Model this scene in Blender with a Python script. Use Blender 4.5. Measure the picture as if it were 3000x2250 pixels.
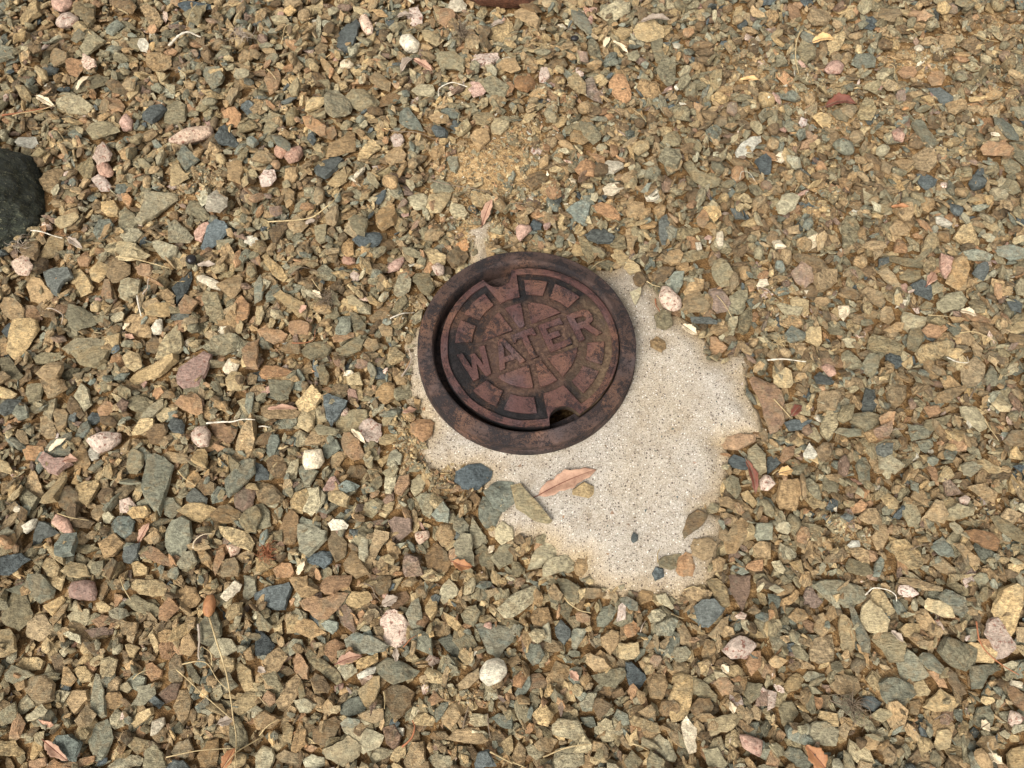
import bpy, bmesh, math, random
import numpy as np
from mathutils import Vector, Matrix, Euler, noise as mnoise

R_ = math.radians
rng = random.Random(7)
nr = np.random.RandomState(7)
C = bpy.context.scene.collection
for o_ in list(bpy.data.objects): bpy.data.objects.remove(o_)

# ------------------------------------------------------------ camera, sky, sun, exposure
HC, TILT, FOV = 1.10, 24.0, 63.0
cd = bpy.data.cameras.new('camera'); cam = bpy.data.objects.new('camera', cd); C.objects.link(cam)
cd.sensor_width = 36.0; cd.lens = 18.0 / math.tan(R_(FOV / 2)); cd.clip_start = 0.02; cd.clip_end = 200
cam.location = (0, 0, HC); cam.rotation_euler = (R_(TILT), 0, 0)
bpy.context.scene.camera = cam
SUN_EL, SUN_AZ = 50.0, 215.0          # compass azimuth, clockwise from +Y
w = bpy.data.worlds.new('World'); bpy.context.scene.world = w; w.use_nodes = True
nt = w.node_tree; bg = nt.nodes['Background']
sky = nt.nodes.new('ShaderNodeTexSky'); sky.sky_type = 'NISHITA'; sky.sun_disc = False
sky.sun_elevation = R_(SUN_EL); sky.sun_rotation = R_(SUN_AZ); sky.air_density = 1.0; sky.dust_density = 4.0; sky.ozone_density = 1.0
hs = nt.nodes.new('ShaderNodeHueSaturation'); hs.inputs['Saturation'].default_value = 0.06
nt.links.new(sky.outputs[0], hs.inputs['Color']); nt.links.new(hs.outputs[0], bg.inputs[0]); bg.inputs[1].default_value = 0.14
sl = bpy.data.lights.new('sun', 'SUN'); sl.energy = 2.0; sl.angle = R_(26); sl.color = (1.0, 0.965, 0.915)
so = bpy.data.objects.new('sun', sl); C.objects.link(so)
d_ = Vector((math.sin(R_(SUN_AZ)) * math.cos(R_(SUN_EL)), math.cos(R_(SUN_AZ)) * math.cos(R_(SUN_EL)), math.sin(R_(SUN_EL))))
so.rotation_euler = d_.to_track_quat('Z', 'Y').to_euler(); so.location = d_ * 5
vs = bpy.context.scene.view_settings
vs.view_transform = 'Standard'; vs.look = 'None'; vs.gamma = 1.0; vs.exposure = 0.68; vs.use_curve_mapping = False

# ------------------------------------------------------------ helpers
F_ = 1500 / math.tan(R_(FOV / 2))
ct, st = math.cos(R_(TILT)), math.sin(R_(TILT))
def at(px, py, z=0.02):
    """where the line of sight of photo pixel (3000 x 2250) meets the height z"""
    a, b = (px - 1500) / F_, (1125 - py) / F_
    d = (a, b * ct + st, b * st - ct)
    t = (z - HC) / d[2]
    return (d[0] * t, d[1] * t)
def tag(o, label=None, cat=None, group=None, kind=None):
    if label: o['label'] = label
    if cat: o['category'] = cat
    if group: o['group'] = group
    if kind: o['kind'] = kind
    return o
def link(name, me, mat, parent=None):
    o = bpy.data.objects.new(name, me); C.objects.link(o)
    if mat and not me.materials: me.materials.append(mat)
    if parent: o.parent = parent
    return o
def lin(c):
    return tuple(((v / 255) / 12.92 if v < 10.3 else ((v / 255 + 0.055) / 1.055) ** 2.4) for v in c)

class NT:
    """small wrapper for building node materials"""
    def __init__(s, name):
        s.m = bpy.data.materials.new(name); s.m.use_nodes = True
        s.t = s.m.node_tree; s.b = s.t.nodes['Principled BSDF']
    def n(s, typ, ins=None, **kw):
        q = s.t.nodes.new('ShaderNode' + typ)
        for k, v in kw.items(): setattr(q, k, v)
        for k, v in (ins or {}).items():
            if isinstance(v, bpy.types.NodeSocket): s.t.links.new(v, q.inputs[k])
            else: q.inputs[k].default_value = v
        return q
    def noise(s, vec, scale, detail=4, rough=0.55, dist=0.0):
        return s.n('TexNoise', {'Vector': vec, 'Scale': scale, 'Detail': detail, 'Roughness': rough, 'Distortion': dist}).outputs[0]
    def ramp(s, fac, stops, interp='LINEAR'):
        q = s.n('ValToRGB', {'Fac': fac}); q.color_ramp.interpolation = interp
        e = q.color_ramp.elements
        while len(e) < len(stops): e.new(0.5)
        for el, (p, c) in zip(e, stops):
            el.position = p; el.color = (c, c, c, 1) if not isinstance(c, tuple) else (*c, 1)
        return q.outputs[0]
    def mix(s, fac, a, b, mode='MIX'):
        q = s.n('Mix', data_type='RGBA', blend_type=mode)
        for k, v in ((0, fac), (6, a), (7, b)):
            if isinstance(v, bpy.types.NodeSocket): s.t.links.new(v, q.inputs[k])
            elif k == 0: q.inputs[0].default_value = v
            else: q.inputs[k].default_value = (*v, 1) if len(v) == 3 else v
        return q.outputs[2]
    def math(s, op, a, b=0.0, clamp=False):
        q = s.n('Math', operation=op, use_clamp=clamp)
        for k, v in ((0, a), (1, b)):
            if isinstance(v, bpy.types.NodeSocket): s.t.links.new(v, q.inputs[k])
            else: q.inputs[k].default_value = v
        return q.outputs[0]
    def bump(s, h, dist, strength=1.0, prev=None):
        ins = {'Height': h, 'Distance': dist, 'Strength': strength}
        if prev is not None: ins['Normal'] = prev
        return s.n('Bump', ins).outputs[0]
    def out(s, col, rough=0.85, normal=None, spec=0.3):
        for k, v in (('Base Color', col), ('Roughness', rough), ('Normal', normal), ('Specular IOR Level', spec)):
            if v is None: continue
            if isinstance(v, bpy.types.NodeSocket): s.t.links.new(v, s.b.inputs[k])
            else: s.b.inputs[k].default_value = (*v, 1) if isinstance(v, tuple) else v
        return s.m

# ------------------------------------------------------------ rock material (colour of each stone carried by its mesh)
def rock_material():
    s = NT('gravel_rock')
    col = s.n('Attribute', attribute_name='stone_colour').outputs['Color']
    pos = s.n('Attribute', attribute_name='stone_coord').outputs['Vector']      # metres in the stone's own frame, offset per stone
    par = s.n('SeparateXYZ', {0: s.n('Attribute', attribute_name='stone_trait').outputs['Vector']})
    strata, speck, rnd = par.outputs[0], par.outputs[1], par.outputs[2]
    mp = s.n('Mapping', {'Vector': pos, 'Scale': (1.0, 1.0, 6.0), 'Rotation': (0.15, 0.1, 0)}).outputs[0]
    n_big = s.noise(pos, 85, 5, 0.6, 0.5)
    n_mid = s.noise(pos, 230, 5, 0.62, 0.2)
    n_fine = s.noise(pos, 1100, 3, 0.6)
    n_lay = s.noise(mp, 160, 4, 0.6, 0.3)
    mp2 = s.n('Mapping', {'Vector': pos, 'Scale': (1.0, 5.5, 2.5), 'Rotation': (0.1, 0.1, 0.35)}).outputs[0]
    n_str = s.noise(mp2, 130, 5, 0.68, 0.5)
    c = s.mix(1.0, col, s.ramp(n_big, [(0.28, 0.66), (0.5, 1.0), (0.72, 1.28)]), 'MULTIPLY')
    c = s.mix(0.9, c, s.ramp(n_mid, [(0.3, 0.62), (0.5, 1.0), (0.68, 1.36)]), 'MULTIPLY')
    # ochre weathering skins and grey fresh rock
    rust = s.ramp(s.math('ADD', s.noise(pos, 70, 4, 0.6, 0.8), s.math('MULTIPLY', rnd, 0.20)), [(0.60, 0.0), (0.70, 1.0)])
    rust = s.math('MULTIPLY', rust, s.math('SUBTRACT', 0.62, speck), True)
    c = s.mix(rust, c, s.mix(0.3, c, lin((168, 132, 84))))
    grey = s.ramp(s.math('SUBTRACT', s.noise(pos, 62, 3, 0.6, 0.6), s.math('MULTIPLY', rnd, 0.16)), [(0.30, 1.0), (0.40, 0.0)])
    grey = s.math('MULTIPLY', grey, s.math('SUBTRACT', 0.6, speck), True)
    c = s.mix(grey, c, s.mix(0.5, c, lin((126, 121, 98))))
    lay = s.ramp(n_lay, [(0.36, 0.5), (0.5, 1.0), (0.64, 1.3)])
    c = s.mix(s.math('MULTIPLY', strata, 0.85), c, s.mix(1.0, c, lay, 'MULTIPLY'))
    fib = s.ramp(n_str, [(0.34, 0.55), (0.5, 1.0), (0.66, 1.32)])
    c = s.mix(s.math('MULTIPLY', s.math('SUBTRACT', 1.0, speck), 0.7, True), c, s.mix(1.0, c, fib, 'MULTIPLY'))
    # mineral specks on granite and quartz
    sp = s.ramp(s.noise(pos, 210, 3, 0.55, 0.6), [(0.57, 0.0), (0.62, 1.0)])
    c = s.mix(s.math('MULTIPLY', s.math('MULTIPLY', sp, speck), 0.9, True), c, lin((128, 80, 62)))
    sp2 = s.ramp(s.noise(pos, 520, 2, 0.5), [(0.33, 1.0), (0.38, 0.0)])
    c = s.mix(s.math('MULTIPLY', sp2, 0.38), c, s.mix(1.0, c, (0.35, 0.32, 0.28), 'MULTIPLY'))
    sp3 = s.ramp(n_fine, [(0.62, 0.0), (0.72, 1.0)])
    c = s.mix(s.math('MULTIPLY', sp3, 0.16), c, lin((228, 210, 172)))
    b1 = s.bump(s.math('ADD', n_mid, s.math('MULTIPLY', n_fine, 0.35)), 0.0024, 0.9)
    b2 = s.bump(n_lay, 0.004, s.math('MULTIPLY', strata, 0.8), b1)
    b2 = s.bump(n_str, 0.003, 0.75, b2)
    b3 = s.bump(n_big, 0.005, 0.6, b2)
    return s.out(c, s.ramp(n_big, [(0.3, 0.62), (0.7, 0.85)]), b3, 0.25)
M_ROCK = rock_material()

CLS = {'t': (165, 139, 102), 'y': (186, 161, 118), 'o': (168, 132, 97), 'b': (121, 100, 73), 'g': (142, 131, 102), 'G': (130, 130, 112),
       'l': (176, 164, 132), 'u': (98, 102, 97), 'w': (214, 201, 174), 'p': (190, 154, 133), 'P': (208, 184, 163), 'm': (140, 116, 97)}
SPK = {'p': 0.55, 'P': 0.9, 'w': 0.25}
def stone_colour(c, r):
    b = lin(CLS[c]); v = r.gauss(1.0, 0.16); h = r.gauss(0, 0.035); k = 0.86
    return tuple(min(0.9, max(0.01, x * k * v * m)) for x, m in zip(b, (1 + h, 1, 1 - 1.3 * h)))

# ------------------------------------------------------------ stone shapes
def ragged(poly, r, step, amp):
    """outline with its edges broken into short uneven pieces"""
    out = []
    for (x0, y0), (x1, y1) in zip(poly, poly[1:] + poly[:1]):
        L = math.hypot(x1 - x0, y1 - y0); n = max(1, round(L / step)); out.append((x0, y0)); bow = r.gauss(0, amp * .8)
        for i in range(1, n):
            t = i / n; d = bow * math.sin(math.pi * t) + r.gauss(0, amp)
            out.append((x0 + (x1 - x0) * t + (y1 - y0) / L * d, y0 + (y1 - y0) * t - (x1 - x0) / L * d))
    return out
def slab_bmesh(poly, T, r, step, amp, detail):
    """a broken slab: ragged outline, thin chamfer, uneven top made of a few planes"""
    cx = sum(p[0] for p in poly) / len(poly); cy = sum(p[1] for p in poly) / len(poly)
    if sum(a[0] * b[1] - b[0] * a[1] for a, b in zip(poly, poly[1:] + poly[:1])) < 0: poly = poly[::-1]
    size = max(math.hypot(p[0] - cx, p[1] - cy) for p in poly)
    O = ragged(poly, r, step, amp); n = len(O)
    gx_, gy_ = r.gauss(0, .16), r.gauss(0, .16)
    ridge = r.uniform(0, 6.28); rs = r.uniform(-.05, .55) * T / size; rc, rn = math.cos(ridge), math.sin(ridge); ro = r.uniform(-.3, .3) * size
    lows = [(r.uniform(0, 6.28), r.uniform(.35, .8) * size, r.uniform(.3, 1.1)) for _ in range(r.choice([1, 2, 2, 3]))]
    def top(x, y):
        z = T * .5 + gx_ * x + gy_ * y - rs * abs((x * rc + y * rn) - ro)
        for a, d, k in lows: z -= max(0.0, x * math.cos(a) + y * math.sin(a) - d) * k
        return max(z, -T * .1)
    bm = bmesh.new(); rings = []
    fr = [r.uniform(.86, .97) for _ in range(n)]; fr = [(fr[i - 1] + fr[i]) / 2 for i in range(n)]
    fl = [r.uniform(.72, .95) for _ in range(n)]; fl = [(fl[i - 1] + fl[i]) / 2 for i in range(n)]
    def ring(f, zf):
        v = []
        for i, (x, y) in enumerate(O):
            q, z = f(i), 0; X, Y = (x - cx) * q, (y - cy) * q
            v.append(bm.verts.new((X, Y, zf(i, X, Y))))
        rings.append(v)
    ring(lambda i: fl[i] * .93, lambda i, X, Y: -T * .5)
    ring(lambda i: 1.0, lambda i, X, Y: min(-T * .02 + r.gauss(0, T * .06), top(X, Y) - T * .08))
    ring(lambda i: fr[i] * .99, lambda i, X, Y: top(X, Y) - T * .05)
    for k in (.62, .28):
        if detail or k < .5: ring(lambda i: k * r.uniform(.92, 1.08), lambda i, X, Y: top(X, Y) + r.gauss(0, T * .025))
    for a, b in zip(rings, rings[1:]):
        for i in range(n): bm.faces.new((a[i], a[(i + 1) % n], b[(i + 1) % n], b[i]))
    ct_ = bm.verts.new((0, 0, top(0, 0)))
    for i in range(n): bm.faces.new((rings[-1][i], rings[-1][(i + 1) % n], ct_))
    bm.faces.new(rings[0][::-1])
    bmesh.ops.triangulate(bm, faces=bm.faces)
    if detail >= 2:
        es = [e for e in bm.edges if e.calc_length() > step * .8 and e.verts[0].co.z > -T * .3]
        bmesh.ops.subdivide_edges(bm, edges=es, cuts=1); bmesh.ops.triangulate(bm, faces=bm.faces)
        bm.normal_update(); off = Vector((r.uniform(0, 90), r.uniform(0, 90), r.uniform(0, 90)))
        for v in bm.verts:
            q = v.co * 190 + off
            dz = mnoise.noise(q) + mnoise.noise(q * 2.3) * .6 + math.floor(mnoise.noise(q * .8 + off) * 4) / 4 * .9
            v.co += v.normal * dz * .00042
    bm.normal_update()
    for f in bm.faces: f.smooth = detail >= 2
    h = bmesh.new()
    for v in bm.verts: h.verts.new(v.co)
    bmesh.ops.convex_hull(h, input=h.verts); bmesh.ops.dissolve_limit(h, angle_limit=R_(9), verts=h.verts, edges=h.edges)
    bmesh.ops.recalc_face_normals(h, faces=h.faces); h.normal_update()
    planes = np.array([[*f.normal, max(f.normal.dot(v.co) for v in f.verts)] for f in h.faces if f.calc_area() > 1e-9]); h.free()
    return bm, planes
def slab_points(poly, T, r, lump=False):
    """a stone with the given outline: rim at mid height, smaller uneven top and bottom faces"""
    cx = sum(p[0] for p in poly) / len(poly); cy = sum(p[1] for p in poly) / len(poly)
    sx, sy = r.uniform(-.35, .35), r.uniform(-.35, .35)
    size = max(math.hypot(p[0] - cx, p[1] - cy) for p in poly)
    pts = []
    rings = [(0.0, 1.0, .22), (0.5, .74, .12), (-0.5, .66, .15)]
    if lump: rings = [(0.0, 1.0, .12), (0.32, .86, .08), (0.55, .45, .08), (-0.35, .82, .1), (-.5, .4, .1)]
    for hz, sc, jit in rings:
        s2 = sc * r.uniform(.93, 1.07)
        ox, oy = (r.uniform(-.1, .1) * size, r.uniform(-.1, .1) * size) if hz else (0, 0)
        for p in poly:
            x, y = (p[0] - cx) * s2 + ox, (p[1] - cy) * s2 + oy
            f = 1.0 if not hz else r.uniform(.88, 1.08)
            z = T * (hz + r.uniform(-jit, jit) + (sx * x + sy * y) / size * .35 * (1 if hz > 0 else .3))
            pts.append((cx + x * f, cy + y * f, z))
    return pts
def rock_bmesh(pts, bevel, r, detail, amp):
    bm = bmesh.new()
    for p in pts: bm.verts.new(p)
    g = bmesh.ops.convex_hull(bm, input=bm.verts)
    junk = [e for e in g['geom_interior'] if isinstance(e, bmesh.types.BMVert)]
    bmesh.ops.delete(bm, geom=junk, context='VERTS')
    loose = [v for v in bm.verts if not v.link_faces]
    if loose: bmesh.ops.delete(bm, geom=loose, context='VERTS')
    bmesh.ops.dissolve_limit(bm, angle_limit=R_(11), verts=bm.verts, edges=bm.edges)
    bmesh.ops.recalc_face_normals(bm, faces=bm.faces)
    bm.normal_update()
    planes = np.array([[*f.normal, f.normal.dot(f.verts[0].co)] for f in bm.faces if f.calc_area() > 1e-9])
    if detail >= 1:
        for f in bm.faces: f.smooth = False
        res = bmesh.ops.bevel(bm, geom=list(bm.edges), offset=bevel, segments=1, profile=.5, affect='EDGES', clamp_overlap=True)
        for f in res['faces']: f.smooth = True
    if detail >= 2:
        bmesh.ops.triangulate(bm, faces=bm.faces)
        for it in range(2):
            lim = bevel * (7 if it == 0 else 4.2)
            es = [e for e in bm.edges if e.calc_length() > lim]
            if es: bmesh.ops.subdivide_edges(bm, edges=es, cuts=1)
            bmesh.ops.triangulate(bm, faces=bm.faces)
        off = Vector((r.uniform(0, 90), r.uniform(0, 90), r.uniform(0, 90)))
        bm.normal_update()
        sc = 1 / (bevel * 16)
        for v in bm.verts:
            q = v.co * sc + off
            dz = mnoise.noise(q) * 1.1 + mnoise.noise(q * 2.7) * .6 + (round(mnoise.noise(q * 1.6 + Vector((5, 5, 5))) * 3) / 3) * .5
            v.co += v.normal * dz * amp
        for f in bm.faces: f.smooth = True
    bmesh.ops.triangulate(bm, faces=bm.faces)
    return bm, planes
def set_attrs(me, coords, col, off, trait):
    n = len(me.vertices)
    a = me.attributes.new('stone_colour', 'FLOAT_COLOR', 'POINT'); a.data.foreach_set('color', np.tile(np.array([*col, 1.0], 'f'), n))
    a = me.attributes.new('stone_coord', 'FLOAT_VECTOR', 'POINT'); a.data.foreach_set('vector', (coords + np.array(off)).astype('f').ravel())
    a = me.attributes.new('stone_trait', 'FLOAT_VECTOR', 'POINT'); a.data.foreach_set('vector', np.tile(np.array(trait, 'f'), n))

# ------------------------------------------------------------ height map the stones are laid on
CELL = 0.002
X0, X1, Y0, Y1 = -1.45, 1.45, -0.42, 1.85
NX, NY = int((X1 - X0) / CELL), int((Y1 - Y0) / CELL)
gx = X0 + (np.arange(NX) + .5) * CELL; gy = Y0 + (np.arange(NY) + .5) * CELL
H = np.zeros((NX, NY), 'f')
def lay(planes, x, y, pct=80):
    """drop a convex stone (its face planes, centred on 0) at x, y; returns its z and raises the map"""
    xs = planes
    rad = LAYR[0]
    i0, i1 = max(0, int((x - rad - X0) / CELL)), min(NX, int((x + rad - X0) / CELL) + 1)
    j0, j1 = max(0, int((y - rad - Y0) / CELL)), min(NY, int((y + rad - Y0) / CELL) + 1)
    if i1 - i0 < 2 or j1 - j0 < 2: return None
    lx = gx[i0:i1] - x; ly = gy[j0:j1] - y
    dn = planes[planes[:, 2] < -1e-3]; up = planes[planes[:, 2] > 1e-3]; sd = planes[np.abs(planes[:, 2]) <= 1e-3]
    lo = ((dn[:, 3, None, None] - dn[:, 0, None, None] * lx[None, :, None] - dn[:, 1, None, None] * ly[None, None, :]) / dn[:, 2, None, None]).max(0)
    hi = ((up[:, 3, None, None] - up[:, 0, None, None] * lx[None, :, None] - up[:, 1, None, None] * ly[None, None, :]) / up[:, 2, None, None]).min(0)
    m = lo <= hi
    if m.sum() < 3: return None
    sub = H[i0:i1, j0:j1]
    gap = (sub - lo)[m]
    k = int(len(gap) * pct / 100); k = min(k, len(gap) - 1)
    z = float(np.partition(gap, k)[k])
    sub[m] = np.maximum(sub[m], (hi + z)[m])
    return z
LAYR = [0.03]
def slope(x, y, rad):
    i, j, k = int((x - X0) / CELL), int((y - Y0) / CELL), max(2, int(rad * .7 / CELL))
    s = H[max(0, i - k):i + k, max(0, j - k):j + k]
    if s.shape[0] < 4 or s.shape[1] < 4: return 0, 0
    h1, h2 = s.shape[0] // 2, s.shape[1] // 2
    return float((s[h1:].mean() - s[:h1].mean()) / (k * CELL)), float((s[:, h2:].mean() - s[:, :h2].mean()) / (k * CELL))
def hat(x, y):
    i, j = int((x - X0) / CELL), int((y - Y0) / CELL)
    return float(H[min(max(i, 0), NX - 1), min(max(j, 0), NY - 1)])
def sdf(poly, PX, PY):
    """signed distance (negative inside) of points to a polygon"""
    P = np.array(poly); d2 = np.full(PX.shape, 1e9); inside = np.zeros(PX.shape, bool)
    for a, b in zip(P, np.roll(P, -1, 0)):
        e = b - a; wx, wy = PX - a[0], PY - a[1]
        t = np.clip((wx * e[0] + wy * e[1]) / (e @ e + 1e-12), 0, 1)
        d2 = np.minimum(d2, (wx - t * e[0]) ** 2 + (wy - t * e[1]) ** 2)
        c = ((a[1] > PY) != (b[1] > PY)) & (PX < (b[0] - a[0]) * (PY - a[1]) / (b[1] - a[1] + 1e-15) + a[0])
        inside ^= c
    return np.where(inside, -1, 1) * np.sqrt(d2)
def fnoise(PX, PY, sc, seed=0):
    """cheap smooth noise on arrays from a few sines"""
    r = np.random.RandomState(seed); o = np.zeros(PX.shape)
    for k in range(7):
        a = r.uniform(0, 6.28); f = sc * r.uniform(.6, 1.8); o += np.sin((PX * math.cos(a) + PY * math.sin(a)) * f + r.uniform(0, 6.28))
    return o / 7
def grid_mesh(name, xs, ys, Z, keep=None):
    nx, ny = len(xs), len(ys)
    co = np.stack([np.repeat(xs, ny), np.tile(ys, nx), Z.ravel()], 1)
    i = np.arange(nx - 1)[:, None] * ny + np.arange(ny - 1)[None, :]
    q = np.stack([i, i + ny, i + ny + 1, i + 1], -1).reshape(-1, 4)
    if keep is not None:
        kk = (keep[:-1, :-1] & keep[1:, :-1] & keep[1:, 1:] & keep[:-1, 1:]).ravel(); q = q[kk]
        used = np.zeros(len(co), bool); used[q.ravel()] = True
        idx = np.cumsum(used) - 1; co = co[used]; q = idx[q]
    me = bpy.data.meshes.new(name)
    me.from_pydata(co.tolist(), [], q.tolist()); me.polygons.foreach_set('use_smooth', [True] * len(me.polygons)); me.update()
    return me
# ------------------------------------------------------------ ground, concrete, iron ring
RC = at(1543, 1004, 0.050)                                        # ring centre
RR = (at(1867, 1004, 0.050)[0] - at(1219, 1004, 0.050)[0]) / 2    # ring outer radius
ZC, ZT = 0.019, 0.050                                             # concrete surface, ring top
BARE = [(1440, 480, 165, 85, .95), (1400, 660, 90, 50, .8), (1560, 560, 110, 45, .6), (1500, 380, 120, 60, .6), (1310, 560, 70, 60, .5), (2690, 165, 120, 50, .65), (2930, 250, 90, 60, .4), (2900, 1500, 120, 60, .35),
        (2200, 190, 120, 70, .5), (1180, 900, 50, 60, .5), (1210, 1290, 50, 80, .8), (1300, 1400, 70, 45, .6), (2300, 880, 80, 60, .4), (2480, 1560, 90, 60, .6),
        (2640, 2020, 110, 80, .6), (2960, 60, 160, 60, .5), (2360, 260, 60, 60, .5), (1330, 2060, 80, 70, .5), (2400, 600, 90, 50, .5), (860, 1010, 60, 50, .3),
        (560, 540, 70, 60, .4), (1650, 300, 60, 40, .3), (2500, 330, 120, 50, .6), (2760, 420, 140, 60, .35), (620, 520, 60, 40, .5)]
def bare_at(PX, PY):
    o = np.zeros(np.shape(PX))
    for px, py, rx, ry, a in BARE:
        c = at(px, py); ex = abs(at(px + rx, py)[0] - c[0]); ey = abs(at(px, py - ry)[1] - c[1])
        o = np.maximum(o, a * np.exp(-(((PX - c[0]) / ex) ** 2 + ((PY - c[1]) / ey) ** 2) * .9))
    return o
def soil(PX, PY):
    return 0.003 + 0.003 * fnoise(PX, PY, 9, 1) + 0.0015 * fnoise(PX, PY, 40, 2) + 0.015 * np.minimum(bare_at(PX, PY), 1)
CONC = [(1655,752),(1738,784),(1799,784),(1839,756),(1877,780),(1900,821),(1934,841),(1965,916),(2006,930),(2043,967),(2077,1001),(2087,1045),(2131,1052),(2165,1021),(2199,1045),
        (2179,1092),(2186,1146),(2216,1194),(2230,1255),(2179,1269),(2111,1296),(2135,1336),(2124,1391),(2107,1452),(2070,1493),(2114,1520),(2111,1567),(2090,1600),(2095,1650),(2080,1700),(2063,1714),
        (1968,1755),(1917,1731),(1866,1741),(1771,1735),(1751,1707),(1714,1687),(1720,1635),(1683,1628),(1636,1621),(1629,1588),(1575,1567),(1534,1584),(1490,1575),(1446,1550),(1450,1499),
        (1480,1455),(1422,1418),(1429,1377),(1327,1364),(1279,1384),(1242,1377),(1225,1316),(1262,1255),(1239,1187),(1201,1160),(1193,1093),(1191,1004),(1275,905),(1365,815),(1380,765),
        (1385,720),(1364,668),(1395,641),(1459,634),(1442,672),(1432,700),(1432,745),(1500,750)]
CP = [at(x, y, ZC) for x, y in CONC]
# fill the height map
GX, GY = np.meshgrid(gx, gy, indexing='ij')
H[:] = soil(GX, GY)
CX0, CX1, CY0, CY1 = min(p[0] for p in CP) - .05, max(p[0] for p in CP) + .05, min(p[1] for p in CP) - .05, max(p[1] for p in CP) + .05
ci = slice(int((CX0 - X0) / CELL), int((CX1 - X0) / CELL)); cj = slice(int((CY0 - Y0) / CELL), int((CY1 - Y0) / CELL))
SD = np.full(H.shape, 1.0, 'f')
sx_, sy_ = GX[ci, cj], GY[ci, cj]
sd_ = sdf(CP, sx_, sy_) + .006 * fnoise(sx_, sy_, 60, 5) + .004 * fnoise(sx_, sy_, 200, 6)
SD[ci, cj] = sd_
def conc_z(sd, PX, PY):
    return ZC + .0012 * fnoise(PX, PY, 22, 8) + .0007 * fnoise(PX, PY, 90, 9) + .0004 * fnoise(PX, PY, 400, 19) + .0009 * fnoise(PX, PY, 45, 29) - np.clip(sd + .030, 0, .05) * .28 - np.clip(sd, 0, .05) * .9
H[ci, cj] = np.maximum(H[ci, cj], conc_z(sd_, sx_, sy_))
RD = np.hypot(GX - RC[0], GY - RC[1])
H[RD < RR] = ZT
HEROMASK = np.zeros(H.shape, bool)

def ground_material():
    s = NT('dry_soil'); p = s.n('NewGeometry').outputs['Position']
    n1, n2, n3 = s.noise(p, 9, 5), s.noise(p, 120, 6, .65), s.noise(p, 700, 3, .6)
    c = s.ramp(n2, [(0.3, lin((66, 50, 33))), (0.5, lin((106, 81, 52))), (0.7, lin((160, 128, 86)))])
    c = s.mix(s.ramp(n1, [(0.4, 0.0), (0.65, 0.35)]), c, lin((150, 114, 72)))
    sa = s.n('Attribute', attribute_name='sand').outputs['Fac']
    sand = s.ramp(n2, [(0.3, lin((126, 100, 68))), (0.5, lin((166, 136, 95))), (0.7, lin((198, 170, 128)))])
    c = s.mix(s.ramp(s.math('ADD', sa, s.math('MULTIPLY', s.math('SUBTRACT', n2, .5), .5)), [(0.25, 0.0), (0.6, 1.0)]), c, sand)
    v = s.n('TexVoronoi', {'Vector': p, 'Scale': 420.0})
    c = s.mix(0.35, c, s.mix(1.0, c, s.ramp(v.outputs['Color'], [(0, .4), (1, 1.6)]), 'MULTIPLY'))
    b = s.bump(s.math('SUBTRACT', s.math('ADD', n2, s.math('MULTIPLY', n3, .5)), s.math('MULTIPLY', v.outputs[0], .5)), .003, .9)
    return s.out(c, .95, b, .1)
M_SOIL = ground_material()
ax = np.concatenate([[-30, -12, -5, -2.5], np.arange(X0, X1, .008), [2.5, 5, 12, 30]])
ay = np.concatenate([[-30, -12, -5, -1.5], np.arange(Y0, Y1, .008), [3, 6, 14, 40]])
AX, AY = np.meshgrid(ax, ay, indexing='ij')
Z = soil(AX, AY); rd = np.hypot(AX - RC[0], AY - RC[1])
Z = np.where(rd < RR * .97, -0.05 + .006 * fnoise(AX, AY, 70, 3), Z - .0005)
Z[np.abs(AX) > 2] = .02; Z[np.abs(AY) > 2.4] = .02
gme = grid_mesh('ground', ax, ay, Z)
gat = gme.attributes.new('sand', 'FLOAT', 'POINT'); gat.data.foreach_set('value', bare_at(AX, AY).astype('f').ravel())
tag(link('ground', gme, M_SOIL), kind='structure')

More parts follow.
